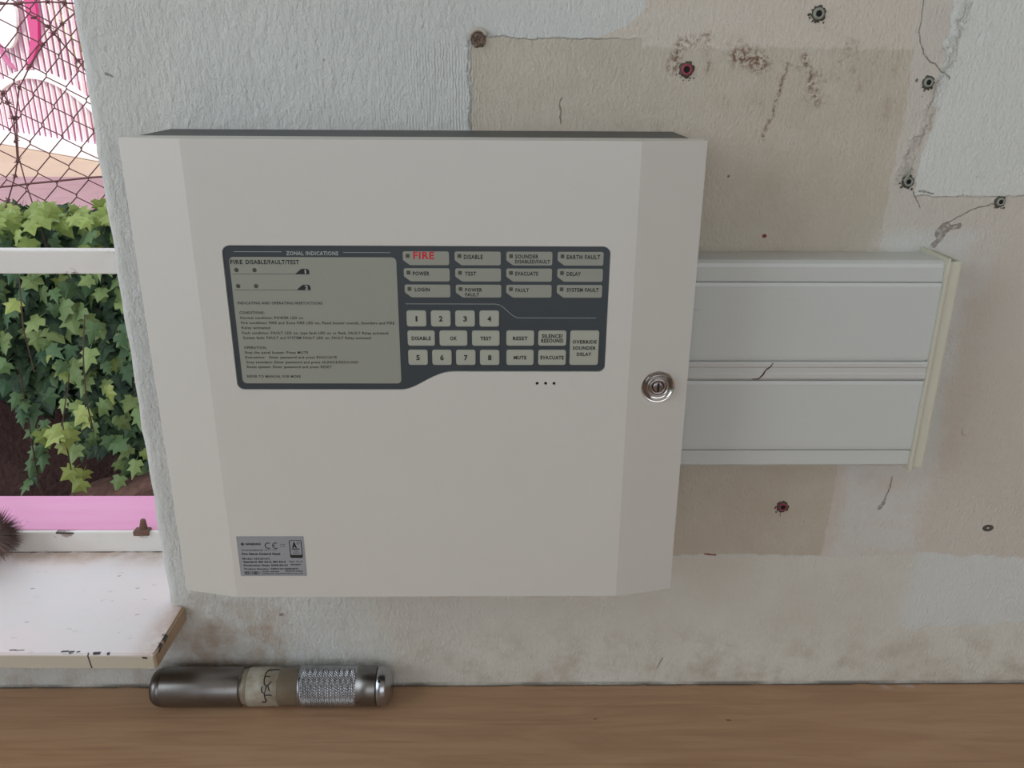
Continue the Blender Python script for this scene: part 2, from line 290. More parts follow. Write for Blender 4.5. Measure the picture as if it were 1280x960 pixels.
# ------------------------------------------------------------------ mesh helpers
def obj(name, bm, mat, parent=None, smooth=False, me=None):
    if me is None:
        me = bpy.data.meshes.new(name); bmesh.ops.recalc_face_normals(bm, faces=bm.faces[:]); bm.to_mesh(me); bm.free()
        for m in (mat if isinstance(mat, (list, tuple)) else [mat]): me.materials.append(m)
        if smooth: me.polygons.foreach_set('use_smooth', [True] * len(me.polygons))
    o = bpy.data.objects.new(name, me); COL.objects.link(o)
    if parent: o.parent = parent
    return o
def thing(name, label, cat, loc=(0, 0, 0), group=None):
    o = bpy.data.objects.new(name, None); COL.objects.link(o); o.empty_display_size = 0.02; o.location = loc; o['label'] = label; o['category'] = cat
    if group: o['group'] = group
    return o
def tag(o, label, cat, group=None):
    o['label'] = label; o['category'] = cat
    if group: o['group'] = group
    return o
def struct(o, label=None):
    o['kind'] = 'structure'
    if label: o['label'] = label
    return o
def keep(o, parent):        # parent a world-space mesh to an Empty that is not at the origin
    o.parent = parent; o.matrix_parent_inverse = Matrix.Translation(-parent.location); return o
def box(bm, x0, x1, y0, y1, z0, z1, mi=0):
    v = [bm.verts.new((x, y, z)) for x in (x0, x1) for y in (y0, y1) for z in (z0, z1)]
    for f in ((0, 1, 3, 2), (4, 6, 7, 5), (0, 4, 5, 1), (2, 3, 7, 6), (0, 2, 6, 4), (1, 5, 7, 3)):
        bm.faces.new([v[i] for i in f]).material_index = mi
    return v
def BX(*a, bev=0.0, seg=2):
    bm = bmesh.new(); box(bm, *a)
    if bev: bmesh.ops.bevel(bm, geom=bm.edges[:], offset=bev, segments=seg, affect='EDGES', profile=0.6)
    return bm
def prism(bm, pts, y0, y1):   # pts (x,z), extruded along y
    a = [bm.verts.new((x, y0, z)) for x, z in pts]; b = [bm.verts.new((x, y1, z)) for x, z in pts]; n = len(pts)
    bm.faces.new(a); bm.faces.new(b[::-1])
    for i in range(n): bm.faces.new((a[i], a[(i + 1) % n], b[(i + 1) % n], b[i]))
    return a, b
def rrect(x0, x1, z0, z1, r, n=4, corners=(1, 1, 1, 1), cut=0):
    """rounded rectangle; corners order: tr, tl, bl, br; cut>0 chamfers the bottom-left corner"""
    P = []
    for k, (cx, cz, a0) in enumerate(((x1 - r, z1 - r, 0), (x0 + r, z1 - r, 90), (x0 + r, z0 + r, 180), (x1 - r, z0 + r, 270))):
        if k == 2 and cut: P += [(x0, z0 + cut * .75), (x0 + .0004, z0 + cut * .62), (x0 + cut * .8, z0 + .0004), (x0 + cut, z0)]; continue
        for i in range(n + 1):
            a = math.radians(a0 + 90 * i / n); P.append((cx + r * math.cos(a), cz + r * math.sin(a)))
    return P
def tube(bm, pts, r, n=6, cap=True, mi=0):
    pts = [Vector(p) for p in pts]; rings = []; prev = None
    for i, p in enumerate(pts):
        d = (pts[min(i + 1, len(pts) - 1)] - pts[max(i - 1, 0)]).normalized()
        ref = Vector((0, 0, 1)) if abs(d.z) < 0.9 else Vector((0, 1, 0))
        a = d.cross(ref).normalized(); 
        if prev is not None and a.dot(prev) < 0: a = -a
        prev = a; b = d.cross(a)
        rr = r[i] if isinstance(r, (list, tuple)) else r
        rings.append([bm.verts.new(p + (a * math.cos(2 * PI * k / n) + b * math.sin(2 * PI * k / n)) * rr) for k in range(n)])
    for A, B in zip(rings, rings[1:]):
        for k in range(n): bm.faces.new((A[k], A[(k + 1) % n], B[(k + 1) % n], B[k])).material_index = mi
    if cap: bm.faces.new(rings[0]).material_index = mi; bm.faces.new(rings[-1][::-1]).material_index = mi
def lathe(bm, prof, M4, n=48, mi=0):    # prof: (axial, radius) along local +Z
    rings = []
    for a, r in prof:
        if r < 1e-7: rings.append([bm.verts.new(M4 @ Vector((0, 0, a)))])
        else: rings.append([bm.verts.new(M4 @ Vector((r * math.cos(2 * PI * k / n), r * math.sin(2 * PI * k / n), a))) for k in range(n)])
    for A, B in zip(rings, rings[1:]):
        for k in range(n):
            k2 = (k + 1) % n
            if len(A) == 1 and len(B) == 1: continue
            if len(A) == 1: bm.faces.new((A[0], B[k], B[k2])).material_index = mi
            elif len(B) == 1: bm.faces.new((A[k], A[k2], B[0])).material_index = mi
            else: bm.faces.new((A[k], A[k2], B[k2], B[k])).material_index = mi
def eval_mesh(o):
    dg = bpy.context.evaluated_depsgraph_get(); dg.update(); return bpy.data.meshes.new_from_object(o.evaluated_get(dg))
_tc = {}
def text_bm(bm, s, x0, zb, width, cap, y, bold=0.0, center=False, mi=0):
    """flat printed lettering facing -y: cap height and total width in metres (x0 = left edge, or centre)"""
    key = (s, bold)
    if key not in _tc:
        c = bpy.data.curves.new('t', 'FONT'); c.body = s; c.size = 1.0; c.resolution_u = 2; c.offset = bold; c.space_character = 1.13
        o = bpy.data.objects.new('t', c); COL.objects.link(o); me = eval_mesh(o); bpy.data.objects.remove(o)
        vs = [v.co.copy() for v in me.vertices]; fs = [list(p.vertices) for p in me.polygons]; bpy.data.meshes.remove(me)
        _tc[key] = (vs, fs, min(v.x for v in vs), max(v.x for v in vs))
    vs, fs, xa, xb = _tc[key]; CAP = 0.70
    sx = width / (xb - xa); sz = cap / CAP
    if center: x0 -= width / 2
    nv = [bm.verts.new((x0 + (v.x - xa) * sx, y, zb + v.y * sz)) for v in vs]
    for f in fs:
        try: bm.faces.new([nv[i] for i in f]).material_index = mi
        except ValueError: pass
def flatpoly(bm, pts, y, mi=0):
    bm.faces.new([bm.verts.new((x, y, z)) for x, z in pts]).material_index = mi
def stroke(bm, pts, wd, y, mi=0):
    P = [Vector((x, z)) for x, z in pts]; L = []; R = []
    for i, p in enumerate(P):
        d = (P[min(i + 1, len(P) - 1)] - P[max(i - 1, 0)]).normalized(); nn = Vector((-d.y, d.x)) * wd / 2
        L.append(bm.verts.new((p.x + nn.x, y, p.y + nn.y))); R.append(bm.verts.new((p.x - nn.x, y, p.y - nn.y)))
    for i in range(len(P) - 1): bm.faces.new((L[i], L[i + 1], R[i + 1], R[i])).material_index = mi

# ================================================================== ROOM SHELL
ZF, ZC, TH = -1.25, 1.35, 0.20
XL, XR, YB = -1.62, 2.3, -2.7
JX = -0.241
bm = bmesh.new()
# main panel right of the window: plan outline with a rounded reveal corner, stacked in z with a wavering edge
plan = [(XR, 0.0)] + [(JX + 0.06, 0.0)] 
arc = [(math.radians(270 - 90 * i / 6)) for i in range(7)]; RR = 0.009
zs = [ZF, -0.9, -0.6, -0.50] + [-0.49 + 0.0105 * i for i in range(68)] + [0.5, 0.7, 1.0]
rings = []
for z in zs:
    wv = 0.0004 * math.sin(z * 61) + 0.0004 * math.sin(z * 143 + 1) + random.uniform(-.0002, .0002)
    rr = RR if z > -0.415 else 0.0002
    if z < -0.41: wv = 0
    ring = [Vector((XR, 0, z)), Vector((JX + 0.06, 0, z))]
    for a in arc: ring.append(Vector((JX + rr + wv + rr * math.cos(a), rr + rr * math.sin(a), z)))
    ring += [Vector((JX + wv, TH, z)), Vector((XR, TH, z))]
    rings.append([bm.verts.new(p) for p in ring])
for A, B in zip(rings, rings[1:]):
    for k in range(len(A)): k2 = (k + 1) % len(A); bm.faces.new((A[k], A[k2], B[k2], B[k]))
bm.faces.new(rings[0]); bm.faces.new(rings[-1][::-1])
box(bm, XL - 0.1, JX, 0, TH, ZF, -0.4215)              # below the window
box(bm, XL - 0.1, -1.45, 0, TH, -0.4215, 1.0)                  # left of the window
box(bm, XL - 0.1, XR, 0, TH, 1.0, ZC)                          # lintel
wall = struct(obj('wall_back', bm, M['wall']), 'patched white and beige plaster wall with stains and old drill holes')
struct(obj('floor', BX(XL - .1, XR + .1, YB - .1, TH, ZF - .1, ZF), M['floor']))
struct(obj('ceiling', BX(XL - .1, XR + .1, YB - .1, 0.55, ZC, ZC + .15), M['room']))
struct(obj('wall_right', BX(XR, XR + .1, YB, 0, ZF, ZC), M['room']))
bm = bmesh.new(); box(bm, XL - .1, XL, YB, 0, ZF, -.3); box(bm, XL - .1, XL, YB, -1.9, -.3, ZC); box(bm, XL - .1, XL, -.3, 0, -.3, ZC); box(bm, XL - .1, XL, -1.9, -.3, 1.1, ZC)
struct(obj('wall_left', bm, M['room']))
bm = bmesh.new(); box(bm, XL - .1, XR + .1, YB - .1, YB, ZF, -.3); box(bm, XL - .1, -.7, YB - .1, YB, -.3, ZC); box(bm, 2.0, XR + .1, YB - .1, YB, -.3, ZC); box(bm, -.7, 2.0, YB - .1, YB, 1.15, ZC)
struct(obj('wall_front', bm, M['room']))

# window sill, frame and the pink outer sill
bm = bmesh.new()
P = [(-1.45, 0.02), (-1.60, 0.0), (-1.60, -0.048), (-0.2292, -0.0665), (-0.2272, -0.0645), (-0.2255, -0.0006), (JX + .002, -0.0006), (JX + .002, 0.092), (-1.45, 0.092)]
P[0:2] = [(-1.45, -0.0006), (-1.60, -0.0006)]
a = [bm.verts.new((x, y, -0.4215)) for x, y in P]; b = [bm.verts.new((x, y, -0.4075)) for x, y in P]
bm.faces.new(a); bm.faces.new(b[::-1])
for i in range(len(P)): bm.faces.new((a[i], a[(i + 1) % len(P)], b[(i + 1) % len(P)], b[i]))
bmesh.ops.bevel(bm, geom=[e for e in bm.edges if all(abs(v.co.z + .4075) < 1e-5 for v in e.verts)], offset=.0016, segments=3, affect='EDGES')
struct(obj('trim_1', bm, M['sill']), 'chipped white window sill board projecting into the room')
win = bpy.data.objects.new('window_1', None); COL.objects.link(win); win['kind'] = 'structure'; win['label'] = 'open window with thin white frame looking out on ivy'
obj('bottom_rail', BX(-1.45, JX, .089, .094, -.4075, -.3855, bev=.001), M['frame'], win)
obj('transom_bar', BX(-1.45, JX, .089, .102, -.1288, -.1082, bev=.0015), M['frame'], win)
obj('stile', BX(JX - .004, JX + .012, .0895, .11, -.386, 1.0, bev=.001), M['frame'], win)
obj('stile', BX(-1.45, -1.42, .0895, .11, -.386, 1.0, bev=.001), M['frame'], win)
obj('top_rail', BX(-1.42, JX - .004, .0895, .11, .97, 1.0), M['frame'], win)
bm = bmesh.new(); box(bm, -.303, -.288, .0865, .096, -.3885, -.3835); tube(bm, [(-.2955, .094, -.386), (-.2945, .094, -.374)], [.0045, .0025], 8)
bmesh.ops.bevel(bm, geom=bm.edges[:], offset=.0006, segments=1, affect='EDGES')
q = obj('rusty_catch', bm, M['rust'], win); q['label'] = 'rusty dark window catch'
obj('outer_sill', BX(-1.45, JX, .094, .164, -.42, -.3852, bev=.0015), M['pink'], win)['label'] = 'pink painted outer sill'

# ================================================================== DESK
desk = thing('desk', 'wood grain laminate desk standing against the wall under the grey panel box', 'desk', (0.3, -0.35, ZF))
keep(obj('desk_top', BX(-1.3, 2.0, -0.72, -0.0008, -.5205, -.4955, bev=.001), M['wood']), desk)
for x in (-1.25, 1.95): keep(obj('side_panel', BX(x - .02, x + .02, -.68, -.03, ZF, -.5205, bev=.001), M['wood']), desk)
keep(obj('modesty_panel', BX(-1.23, 1.93, -.06, -.04, -1.0, -.5205), M['wood']), desk)

# ================================================================== FIRE ALARM PANEL
pan = thing('fire_alarm_panel', 'white fire alarm control panel with grey keypad mounted on the wall', 'control panel', (0, 0, -.3332))
def part(name, bm, mat, **k): return keep(obj(name, bm, mat, **k), pan)
def sub(name, bm, mat, par, **k):
    o = obj(name, bm, mat, **k); o.parent = par; o.matrix_parent_inverse = par.matrix_world.inverted() if False else Matrix.Identity(4); return o
part('back_box', BX(-.184, .180, -.0705, -.0003, -.330, -.0008, bev=.0015), M['grey_case'])
YO, YF = -.085, -.0945          # door edge plane, central plane
def door_solid():
    bm = bmesh.new(); ZB, ZT = -.3332, 0.0
    sec = [(-.1853, -.0705), (-.1853, YO), (-.1440, YF), (.1420, YF), (.1850, YO), (.1850, -.0705)]
    a = [bm.verts.new((x, y, ZB)) for x, y in sec]; b = [bm.verts.new((x, y, ZT)) for x, y in sec]
    bm.faces.new(a); bm.faces.new(b[::-1])
    for i in range(6): bm.faces.new((a[i], a[(i + 1) % 6], b[(i + 1) % 6], b[i]))
    return bm
OV = []                          # overlay outline (x,z), counter-clockwise from the top right
def arc2(cx, cz, r, a0, a1, n=6): return [(cx + r * math.cos(math.radians(a0 + (a1 - a0) * i / n)), cz + r * math.sin(math.radians(a0 + (a1 - a0) * i / n))) for i in range(n + 1)]
OV += arc2(.1205, -.0711, .0052, 0, 90) + arc2(-.1205, -.0711, .0052, 90, 180) + arc2(-.1207, -.1606, .0050, 180, 270)
def bez(p0, p1, p2, p3, n=12):
    return [tuple((1 - t) ** 3 * a + 3 * (1 - t) ** 2 * t * b + 3 * (1 - t) * t * t * c + t ** 3 * d for a, b, c, d in zip(p0, p1, p2, p3)) for t in [i / n for i in range(n + 1)]]
OV += bez((-.0135, -.1656), (-.003, -.1656), (.008, -.1523), (.0225, -.1523)) + arc2(.1210, -.1478, .0045, 270, 360)
door = obj('door', door_solid(), M['abs'])
cut = []
def cutter(bm): c = obj('cutter', bm, M['abs']); cut.append(c); md = door.modifiers.new('b', 'BOOLEAN'); md.operation = 'DIFFERENCE'; md.solver = 'EXACT'; md.object = c
bm = bmesh.new(); prism(bm, OV, YF - .01, YF + .0011); cutter(bm)
LX, LZ, LR = .1636, -.1648, .0118
LY = YO + (YF - YO) * (.1850 - LX) / (.1850 - .1420)
Mlock = Matrix.Translation((LX, LY, LZ)) @ Matrix.Rotation(PI / 2, 4, 'X')     # local +Z -> -Y (out of the door)
bm = bmesh.new(); lathe(bm, [(-.0022, 0), (-.0022, .0090), (.0006, .0118), (.006, .0125), (.006, 0)], Mlock, 40); cutter(bm)
for hx in (.0794, .0852, .0910):
    bm = bmesh.new(); lathe(bm, [(-.003, 0), (-.003, .0011), (.004, .0011), (.004, 0)], Matrix.Translation((hx, YF, -.1608)) @ Matrix.Rotation(PI / 2, 4, 'X'), 14); cutter(bm)
md = door.modifiers.new('v', 'BEVEL'); md.width = .0009; md.segments = 3; md.limit_method = 'ANGLE'; md.angle_limit = math.radians(35)
me = eval_mesh(door); door.modifiers.clear(); door.data = me
for c in cut: bpy.data.objects.remove(c)
keep(door, pan)
for hx in (.0794, .0852, .0910):
    bm = bmesh.new(); lathe(bm, [(-.0025, 0), (-.0025, .00105), (-.0012, .00105), (-.0012, 0)], Matrix.Translation((hx, YF, -.1608)) @ Matrix.Rotation(PI / 2, 4, 'X'), 14)
    part('buzzer_hole', bm, M['hole'])
def inset(P, d):
    n = len(P); R_ = []
    for i in range(n):
        a, b, c = Vector(P[i - 1]), Vector(P[i]), Vector(P[(i + 1) % n]); e = (c - a).normalized(); R_.append((b.x - e.y * d, b.y + e.x * d))
    return R_
YV = YF + .0006                  # face of the membrane film
bm = bmesh.new(); prism(bm, inset(OV, .0003), YV, YF + .0014); part('keypad_film', bm, M['overlay'])
def plate(P, y0, y1, bev=0.0):
    bm = bmesh.new(); a, b = prism(bm, P, y0, y1)
    if bev:
        s = set(a); bmesh.ops.bevel(bm, geom=[e for e in bm.edges if e.verts[0] in s and e.verts[1] in s], offset=bev, segments=2, affect='EDGES')
    return bm
YW = YV - .00018
iw = part('instruction_window', plate(rrect(-.1218, -.0137, -.1610, -.0736, .0028), YW, YV + .0002), M['lcd'])
mm = .001; YT = YW - .00006
bm = bmesh.new()
def T(s, x, z, wdt, cap, bold=.0, center=False, y=YT, mi=0): text_bm(bm, s, x * mm, z * mm, wdt * mm, cap * mm, y, bold * 1.55, center, mi)
T('FIRE', -121.2, -78.2, 8.0, 2.7, .022); T('DISABLE/FAULT/TEST', -111.3, -78.2, 34.6, 2.7, .022)
T('INDICATING AND OPERATING INSRTUCTIONS', -119.4, -105.2, 55.7, 1.75, .016)
rows = [('CONDITIONS:', -111.8, 16.6, -118.9), ('Normal condition: POWER LED on', -115.3, 41.5, -118.7), ('Fire condition: FIRE and Zone FIRE LED on, Panel buzzer sounds, Sounders and FIRE', -118.8, 101.9, -118.5),
        ('Relay activated', -122.2, 18.8, -118.5), ('Fault condition: FAULT LED on, type fault LED on or flash, FAULT Relay activated', -125.8, 97.5, -118.6), ('System fault: FAULT and SYSTEM FAULT LED on, FAULT Relay activated', -129.2, 85.4, -118.3),
        ('OPERATION:', -136.2, 15.2, -118.4), ('Stop the panel buzzer: Press MUTE', -139.6, 42.6, -118.3), ('Evacuation:   Enter password and press EVACUATE', -143.0, 61.6, -118.1), ('Stop sounders: Enter password and press SILENCE/RESOUND', -146.5, 75.6, -117.9),
        ('Reset system: Enter password and press RESET', -149.9, 57.3, -117.8), ('REFER TO MANUAL FOR MORE', -156.8, 36.4, -118.4)]
for s, z, wdt, x in rows: T(s, x, z, wdt, 1.75, .014)
for z in (-84.9, -95.6): flatpoly(bm, [(-.1208, z * mm), (-.078, z * mm), (-.078, z * mm + .00025), (-.1208, z * mm + .00025)], YT)
for z in (-84.9, -95.6): flatpoly(bm, [(-.0800, z * mm), (-.0706, z * mm), (-.0706, z * mm + .0024), (-.0712, z * mm + .0033), (-.0722, z * mm + .0037), (-.0752, z * mm + .0037), (-.0763, z * mm + .0032)], YT - .00003)
sub('printed_instructions', bm, M['ink'], iw).matrix_parent_inverse = Matrix.Identity(4)
def child(name, bm, mat, par, **k):      # par itself sits at world coordinates via matrix_parent_inverse
    o = obj(name, bm, mat, **k); o.parent = par; return o
bpy.data.objects.remove(iw.children[0]) if False else None
bm = bmesh.new(); T('1', -73.6, -84.3, 1.0, 2.5, .03, y=YT - .0001); T('2', -74.2, -95.0, 2.0, 2.5, .03, y=YT - .0001)
child('zone_number', bm, M['paleink'], iw)
for z in (-82.2, -92.9):
    for x in (-117.8, -106.1):
        bm = bmesh.new(); lathe(bm, [(-.0002, 0), (-.0002, .00145), (.0001, .00145), (.0002, .0012), (.0002, 0)], Matrix.Translation((x * mm, YW, z * mm)) @ Matrix.Rotation(PI / 2, 4, 'X'), 20)
        part('zone_lamp', bm, M['led'])
bm = bmesh.new(); YP = YV - .00008
T('ZONAL INDICATIONS', -84.6, -72.3, 33.6, 2.5, .02, y=YP)
flatpoly(bm, [(-.1183, -.0703), (-.0874, -.0703), (-.0874, -.07), (-.1183, -.07)], YP); flatpoly(bm, [(-.0477, -.0706), (-.0173, -.0706), (-.0173, -.0703), (-.0477, -.0703)], YP)
stroke(bm, [(-.0087, -.1047)] + [(.0500, -.1047)] + bez((.0500, -.1047), (.0545, -.1047), (.0560, -.1072), (.0590, -.1097), 6) + bez((.0592, -.1099), (.0625, -.1130), (.0640, -.1142), (.0680, -.1142), 6) + [(.1180, -.1142)], .0003, YP)
part('white_print_on_film', bm, M['paleink'])['label'] = 'pale heading, rules and dividing line'
# twelve indicator windows
wins = {(0, 0): [('FIRE', -2.6, -74.5, 13.6, 4.6)], (1, 0): [('POWER', -3.2, -85.4, 10.9, 2.5)], (2, 0): [('LOGIN', -2.3, -96.1, 9.8, 2.4)],
        (0, 1): [('DISABLE', 30.2, -74.4, 12.4, 2.7)], (1, 1): [('TEST', 30.8, -85.4, 7.4, 2.5)], (2, 1): [('POWER', 30.8, -96.2, 11.3, 2.3), ('FAULT', 30.8, -99.4, 9.2, 2.2)],
        (0, 2): [('SOUNDER', 63.6, -73.9, 15.2, 2.4), ('DISABLED/FAULT', 63.6, -77.2, 22.8, 2.3)], (1, 2): [('EVACUATE', 63.8, -85.3, 15.0, 2.5)], (2, 2): [('FAULT', 64.0, -96.3, 8.8, 2.3)],
        (0, 3): [('EARTH FAULT', 97.2, -74.3, 21.8, 2.7)], (1, 3): [('DELAY', 97.4, -85.4, 9.4, 2.5)], (2, 3): [('SYSTEM FAULT', 97.8, -96.1, 21.2, 2.4)]}
wx = (-9.3, 24.3, 57.9, 91.3)
for (r, c), tx in wins.items():
    x0 = wx[c] + (.2 * r if c < 2 else 0); zt = (-69.6, -80.7, -91.6)[r]; zb = (-78.6, -89.4, -100.2)[r]
    wd = part('indicator_window', plate(rrect(x0 * mm, (x0 + 29.9) * mm, zb * mm, zt * mm, .0012, cut=.0048), YW, YV + .0002), M['lcd'])
    bm = bmesh.new()
    for s, x, z, wdt, cap in tx: T(s, x, z, wdt, cap, .02 if s == 'FIRE' and c == 0 and r == 0 else .022)
    fire = (r, c) == (0, 0); q = child('lettering', bm, M['redink' if fire else 'ink'], wd)
    if fire: q['label'] = 'large red FIRE lettering'
    lx, lz = x0 + 3.1, zt - 2.9
    child('lamp', plate(rrect((lx - 1.25) * mm, (lx + 1.25) * mm, (lz - 1.3) * mm, (lz + 1.3) * mm, .0004, 2), YW - .0001, YV), M['led'], wd)
# fifteen keys
keys = []
for i, s in enumerate('1234'): keys.append((-8.35 + 16.17 * i, -8.35 + 16.17 * i + 13.1, -120.2, -109.1, [(s, 1.25 if s == '1' else 2.5, 3.5)]))
keys += [(-8.2, 10.1, -133.7, -123.0, [('DISABLE', 13.0, 2.4)]), (13.2, 31.9, -133.7, -123.0, [('OK', 4.8, 2.5)]), (35.0, 53.6, -133.7, -123.0, [('TEST', 7.4, 2.4)])]
for i, s in enumerate('5678'): keys.append((-8.25 + 16.17 * i, -8.25 + 16.17 * i + 13.2, -147.4, -136.6, [(s, 2.5, 3.5)]))
keys += [(58.1, 76.8, -133.6, -122.9, [('RESET', 9.9, 2.4)]), (58.2, 76.7, -147.4, -136.5, [('MUTE', 8.7, 2.4)]), (79.6, 98.5, -133.6, -122.9, [('SILENCE/', 14.2, 2.6), ('RESOUND', 15.0, 2.5)]),
         (79.8, 98.6, -147.3, -136.5, [('EVACUATE', 15.8, 2.5)]), (101.1, 120.6, -147.3, -122.8, [('OVERRIDE', 16.4, 2.3), ('SOUNDER', 15.6, 2.3), ('DELAY', 10.0, 2.3)])]
for x0, x1, z0, z1, tx in keys:
    k = part('key', plate(rrect(x0 * mm, x1 * mm, z0 * mm, z1 * mm, .0016), YV - .0008, YV + .0002, .0004), M['key'], smooth=False)
    bm = bmesh.new(); n = len(tx); pitch = 3.3 if n == 2 else 4.4; cx, cz = (x0 + x1) / 2, (z0 + z1) / 2
    for j, (s, wdt, cap) in enumerate(tx): T(s, cx, cz - cap / 2 + ((n - 1) / 2 - j) * pitch, wdt, cap, .024, True, y=YV - .00088)
    child('lettering', bm, M['ink'], k)
# lock
lk = bpy.data.objects.new('x', None)
bm = bmesh.new(); lathe(bm, [(-.0024, 0), (-.0024, .0092), (-.0004, .0112), (.0003, .0117), (.0004, .0114), (-.0004, .0106), (-.0017, .0088), (-.0018, 0)], Mlock, 48)
lock = part('lock', bm, M['chrome'], smooth=True); lock['label'] = 'round chrome key lock'
Mb = Mlock @ Matrix.Translation((0, 0, -.0018))
bm = bmesh.new(); lathe(bm, [(0, .0078), (.0028, .0078), (.0034, .0073), (.0034, .0068), (.0026, .0066), (.0026, .0058), (.0030, .0056), (.0030, .0044), (.0020, .0040), (.0020, 0)], Mb, 48)
child('lock_barrel', bm, M['chrome2'], lock, smooth=True)
bm = bmesh.new(); lathe(bm, [(.0020, .0036), (.0034, .0034), (.0036, .0028), (.0036, 0)], Mb, 40); child('lock_plug', bm, M['chrome2'], lock, smooth=True)
bm = bmesh.new(); prism(bm, rrect(LX - .00075, LX + .00075, LZ - .0032, LZ + .0032, .0006), LY - .0022, LY - .0015); child('keyhole', bm, M['hole'], lock)
# rating label
YL = YF - .00015
lb = part('rating_label', plate(rrect(-.1394, -.0901, -.3146, -.2806, .0005, 2), YL, YF + .0002), M['silver']); lb['label'] = 'silver rating label with small black print'
bm = bmesh.new(); yl = YL - .00006
def TL(s, x, z, wdt, cap, bold=.02): text_bm(bm, s, x * mm, z * mm, wdt * mm, cap * mm, yl, bold * 1.5 + .01)
# pixel (px,py) in the 1280x853 crop of the label -> local mm helper
def lm(u, v): return (-139.6 + (u - 160 - (v - 160) * .105) * .0550, -281.6 - (v - 155) * .0645)
cx, cz = lm(247, 240); s_ = 1.5
for dx, dz in ((0, .8), (.8, 0), (0, -.8), (-.8, 0)): flatpoly(bm, [((cx + dx + a) * mm, (cz + dz + b) * mm) for a, b in ((.7, 0), (0, .7), (-.7, 0), (0, -.7))], yl)
x, z = lm(290, 252); TL('SANJIANG', x, z, 11.0, 1.6, .03)
def ring_arc(cx, cz, r, a0, a1, wdt):
    stroke(bm, [((cx + r * math.cos(math.radians(a0 + (a1 - a0) * i / 12))) * mm, (cz + r * math.sin(math.radians(a0 + (a1 - a0) * i / 12))) * mm) for i in range(13)], wdt * mm, yl)
x, z = lm(590, 262); ring_arc(x, z, 2.3, 55, 305, .7); x, z = lm(690, 262); ring_arc(x, z, 2.3, 60, 300, .7); stroke(bm, [((x - 2.1) * mm, z * mm), ((x - .2) * mm, z * mm)], .0006, yl)
for s, u, v, u2, cap, b in (('Conventional', 235, 330, 515, 1.4, .01), ('0832-CPR', 540, 325, 705, .9, .0), ('Fire Alarm Control Panel', 238, 382, 750, 1.7, .03), ('Model: SSC2016C', 245, 445, 612, 1.5, .02),
                         ('Standard: EN 54-2, EN 54-4', 255, 487, 822, 1.5, .03), ('Ver: V1.0', 868, 482, 1045, 1.3, .02), ('Production Date: 2020-04-01', 260, 532, 850, 1.4, .03), ('SN:0041', 890, 522, 1030, 1.2, .02),
                         ('Product Number: 0000104160004071', 268, 580, 995, 1.4, .02), ('5504 05960', 515, 612, 735, .9, .03), ('MADE IN CHINA', 815, 608, 1060, .9, .03), ('SANJIANG ELECTRONICS CO LTD', 510, 640, 1060, .9, .02), ('Vision', 745, 250, 815, .8, 0), ('LPCB', 750, 275, 815, .8, 0)):
    x, z = lm(u, v); x2, _ = lm(u2, v); TL(s, x, z, x2 - x, cap, b)
for i in range(46):
    x, z = lm(272 + i * 5, 648)
    if random.random() < .62: stroke(bm, [(x * mm, z * mm), (x * mm, (z + 3.0) * mm)], .00016, yl)
# approval badge frame
x0, z1 = lm(862, 190); x1, _ = lm(1020, 190); _, z0 = lm(862, 425)
P = rrect(x0 * mm, x1 * mm + .0006, z0 * mm, z1 * mm, .0011); n = len(P); Q = rrect(x0 * mm + .0006, x1 * mm, z0 * mm + .0026, z1 * mm - .0005, .0007)
A = [bm.verts.new((p[0], yl, p[1])) for p in P]; B = [bm.verts.new((p[0], yl, p[1])) for p in Q]
for i in range(n): bm.faces.new((A[i], A[(i + 1) % n], B[(i + 1) % n], B[i]))
x, z = (x0 + x1) / 2, z1; TL('A', x - 2.4, z - 6.2, 3.6, 4.2, .05); ring_arc(x + 2.3, z - 2.4, 1.0, 0, 360, .35)
TL('APPROVED', x - 2.8, z - 8.2, 5.8, 1.2, .03); TL('LISTED', x - 1.6, z - 10.0, 3.4, .8, 0); TL('MEMBER', x - 2.2, z - 11.4, 5.0, .8, 0)
child('label_print', bm, M['ink'], lb)

# ================================================================== TRUNKING
tr = thing('cable_trunking', 'white two-compartment plastic cable trunking running right from behind the panel', 'cable trunking', (.28, 0, -.251))
def tpart(name, bm, mat, **k): return keep(obj(name, bm, mat, **k), tr)
TX0, TX1 = .1806, .3755
def xprism(P, x0, x1):       # P (y,z)
    bm = bmesh.new(); a = [bm.verts.new((x0, y, z)) for y, z in P]; b = [bm.verts.new((x1, y, z)) for y, z in P]; n = len(P)
    bm.faces.new(a); bm.faces.new(b[::-1])
    for i in range(n): bm.faces.new((a[i], a[(i + 1) % n], b[(i + 1) % n], b[i]))
    return bm
tpart('trunking_body', xprism([(-.0003, -.0885), (-.030, -.0866), (-.0365, -.0870), (-.0395, -.0890), (-.0400, -.0915), (-.0400, -.1018), (-.0380, -.1018), (-.0380, -.2370), (-.0400, -.2370), (-.0400, -.2490), (-.0385, -.2508), (-.036, -.2512), (-.0003, -.2512)], TX0, TX1), M['pvc'])
for z0, z1 in ((-.1622, -.1026), (-.2364, -.1786)): tpart('trunking_lid', xprism([(-.0378, z1), (-.0403, z1 - .0004), (-.0407, z1 - .003), (-.0407, z0 + .003), (-.0403, z0 + .0004), (-.0378, z0)], TX0, TX1), M['pvc'])
tpart('centre_rib', xprism([(-.0378, -.1634), (-.0412, -.1634), (-.0420, -.1645), (-.0420, -.1670), (-.0410, -.1682), (-.0410, -.1720), (-.0416, -.1730), (-.0416, -.1762), (-.0408, -.1776), (-.0378, -.1776)], TX0, TX1), M['pvc_div'])
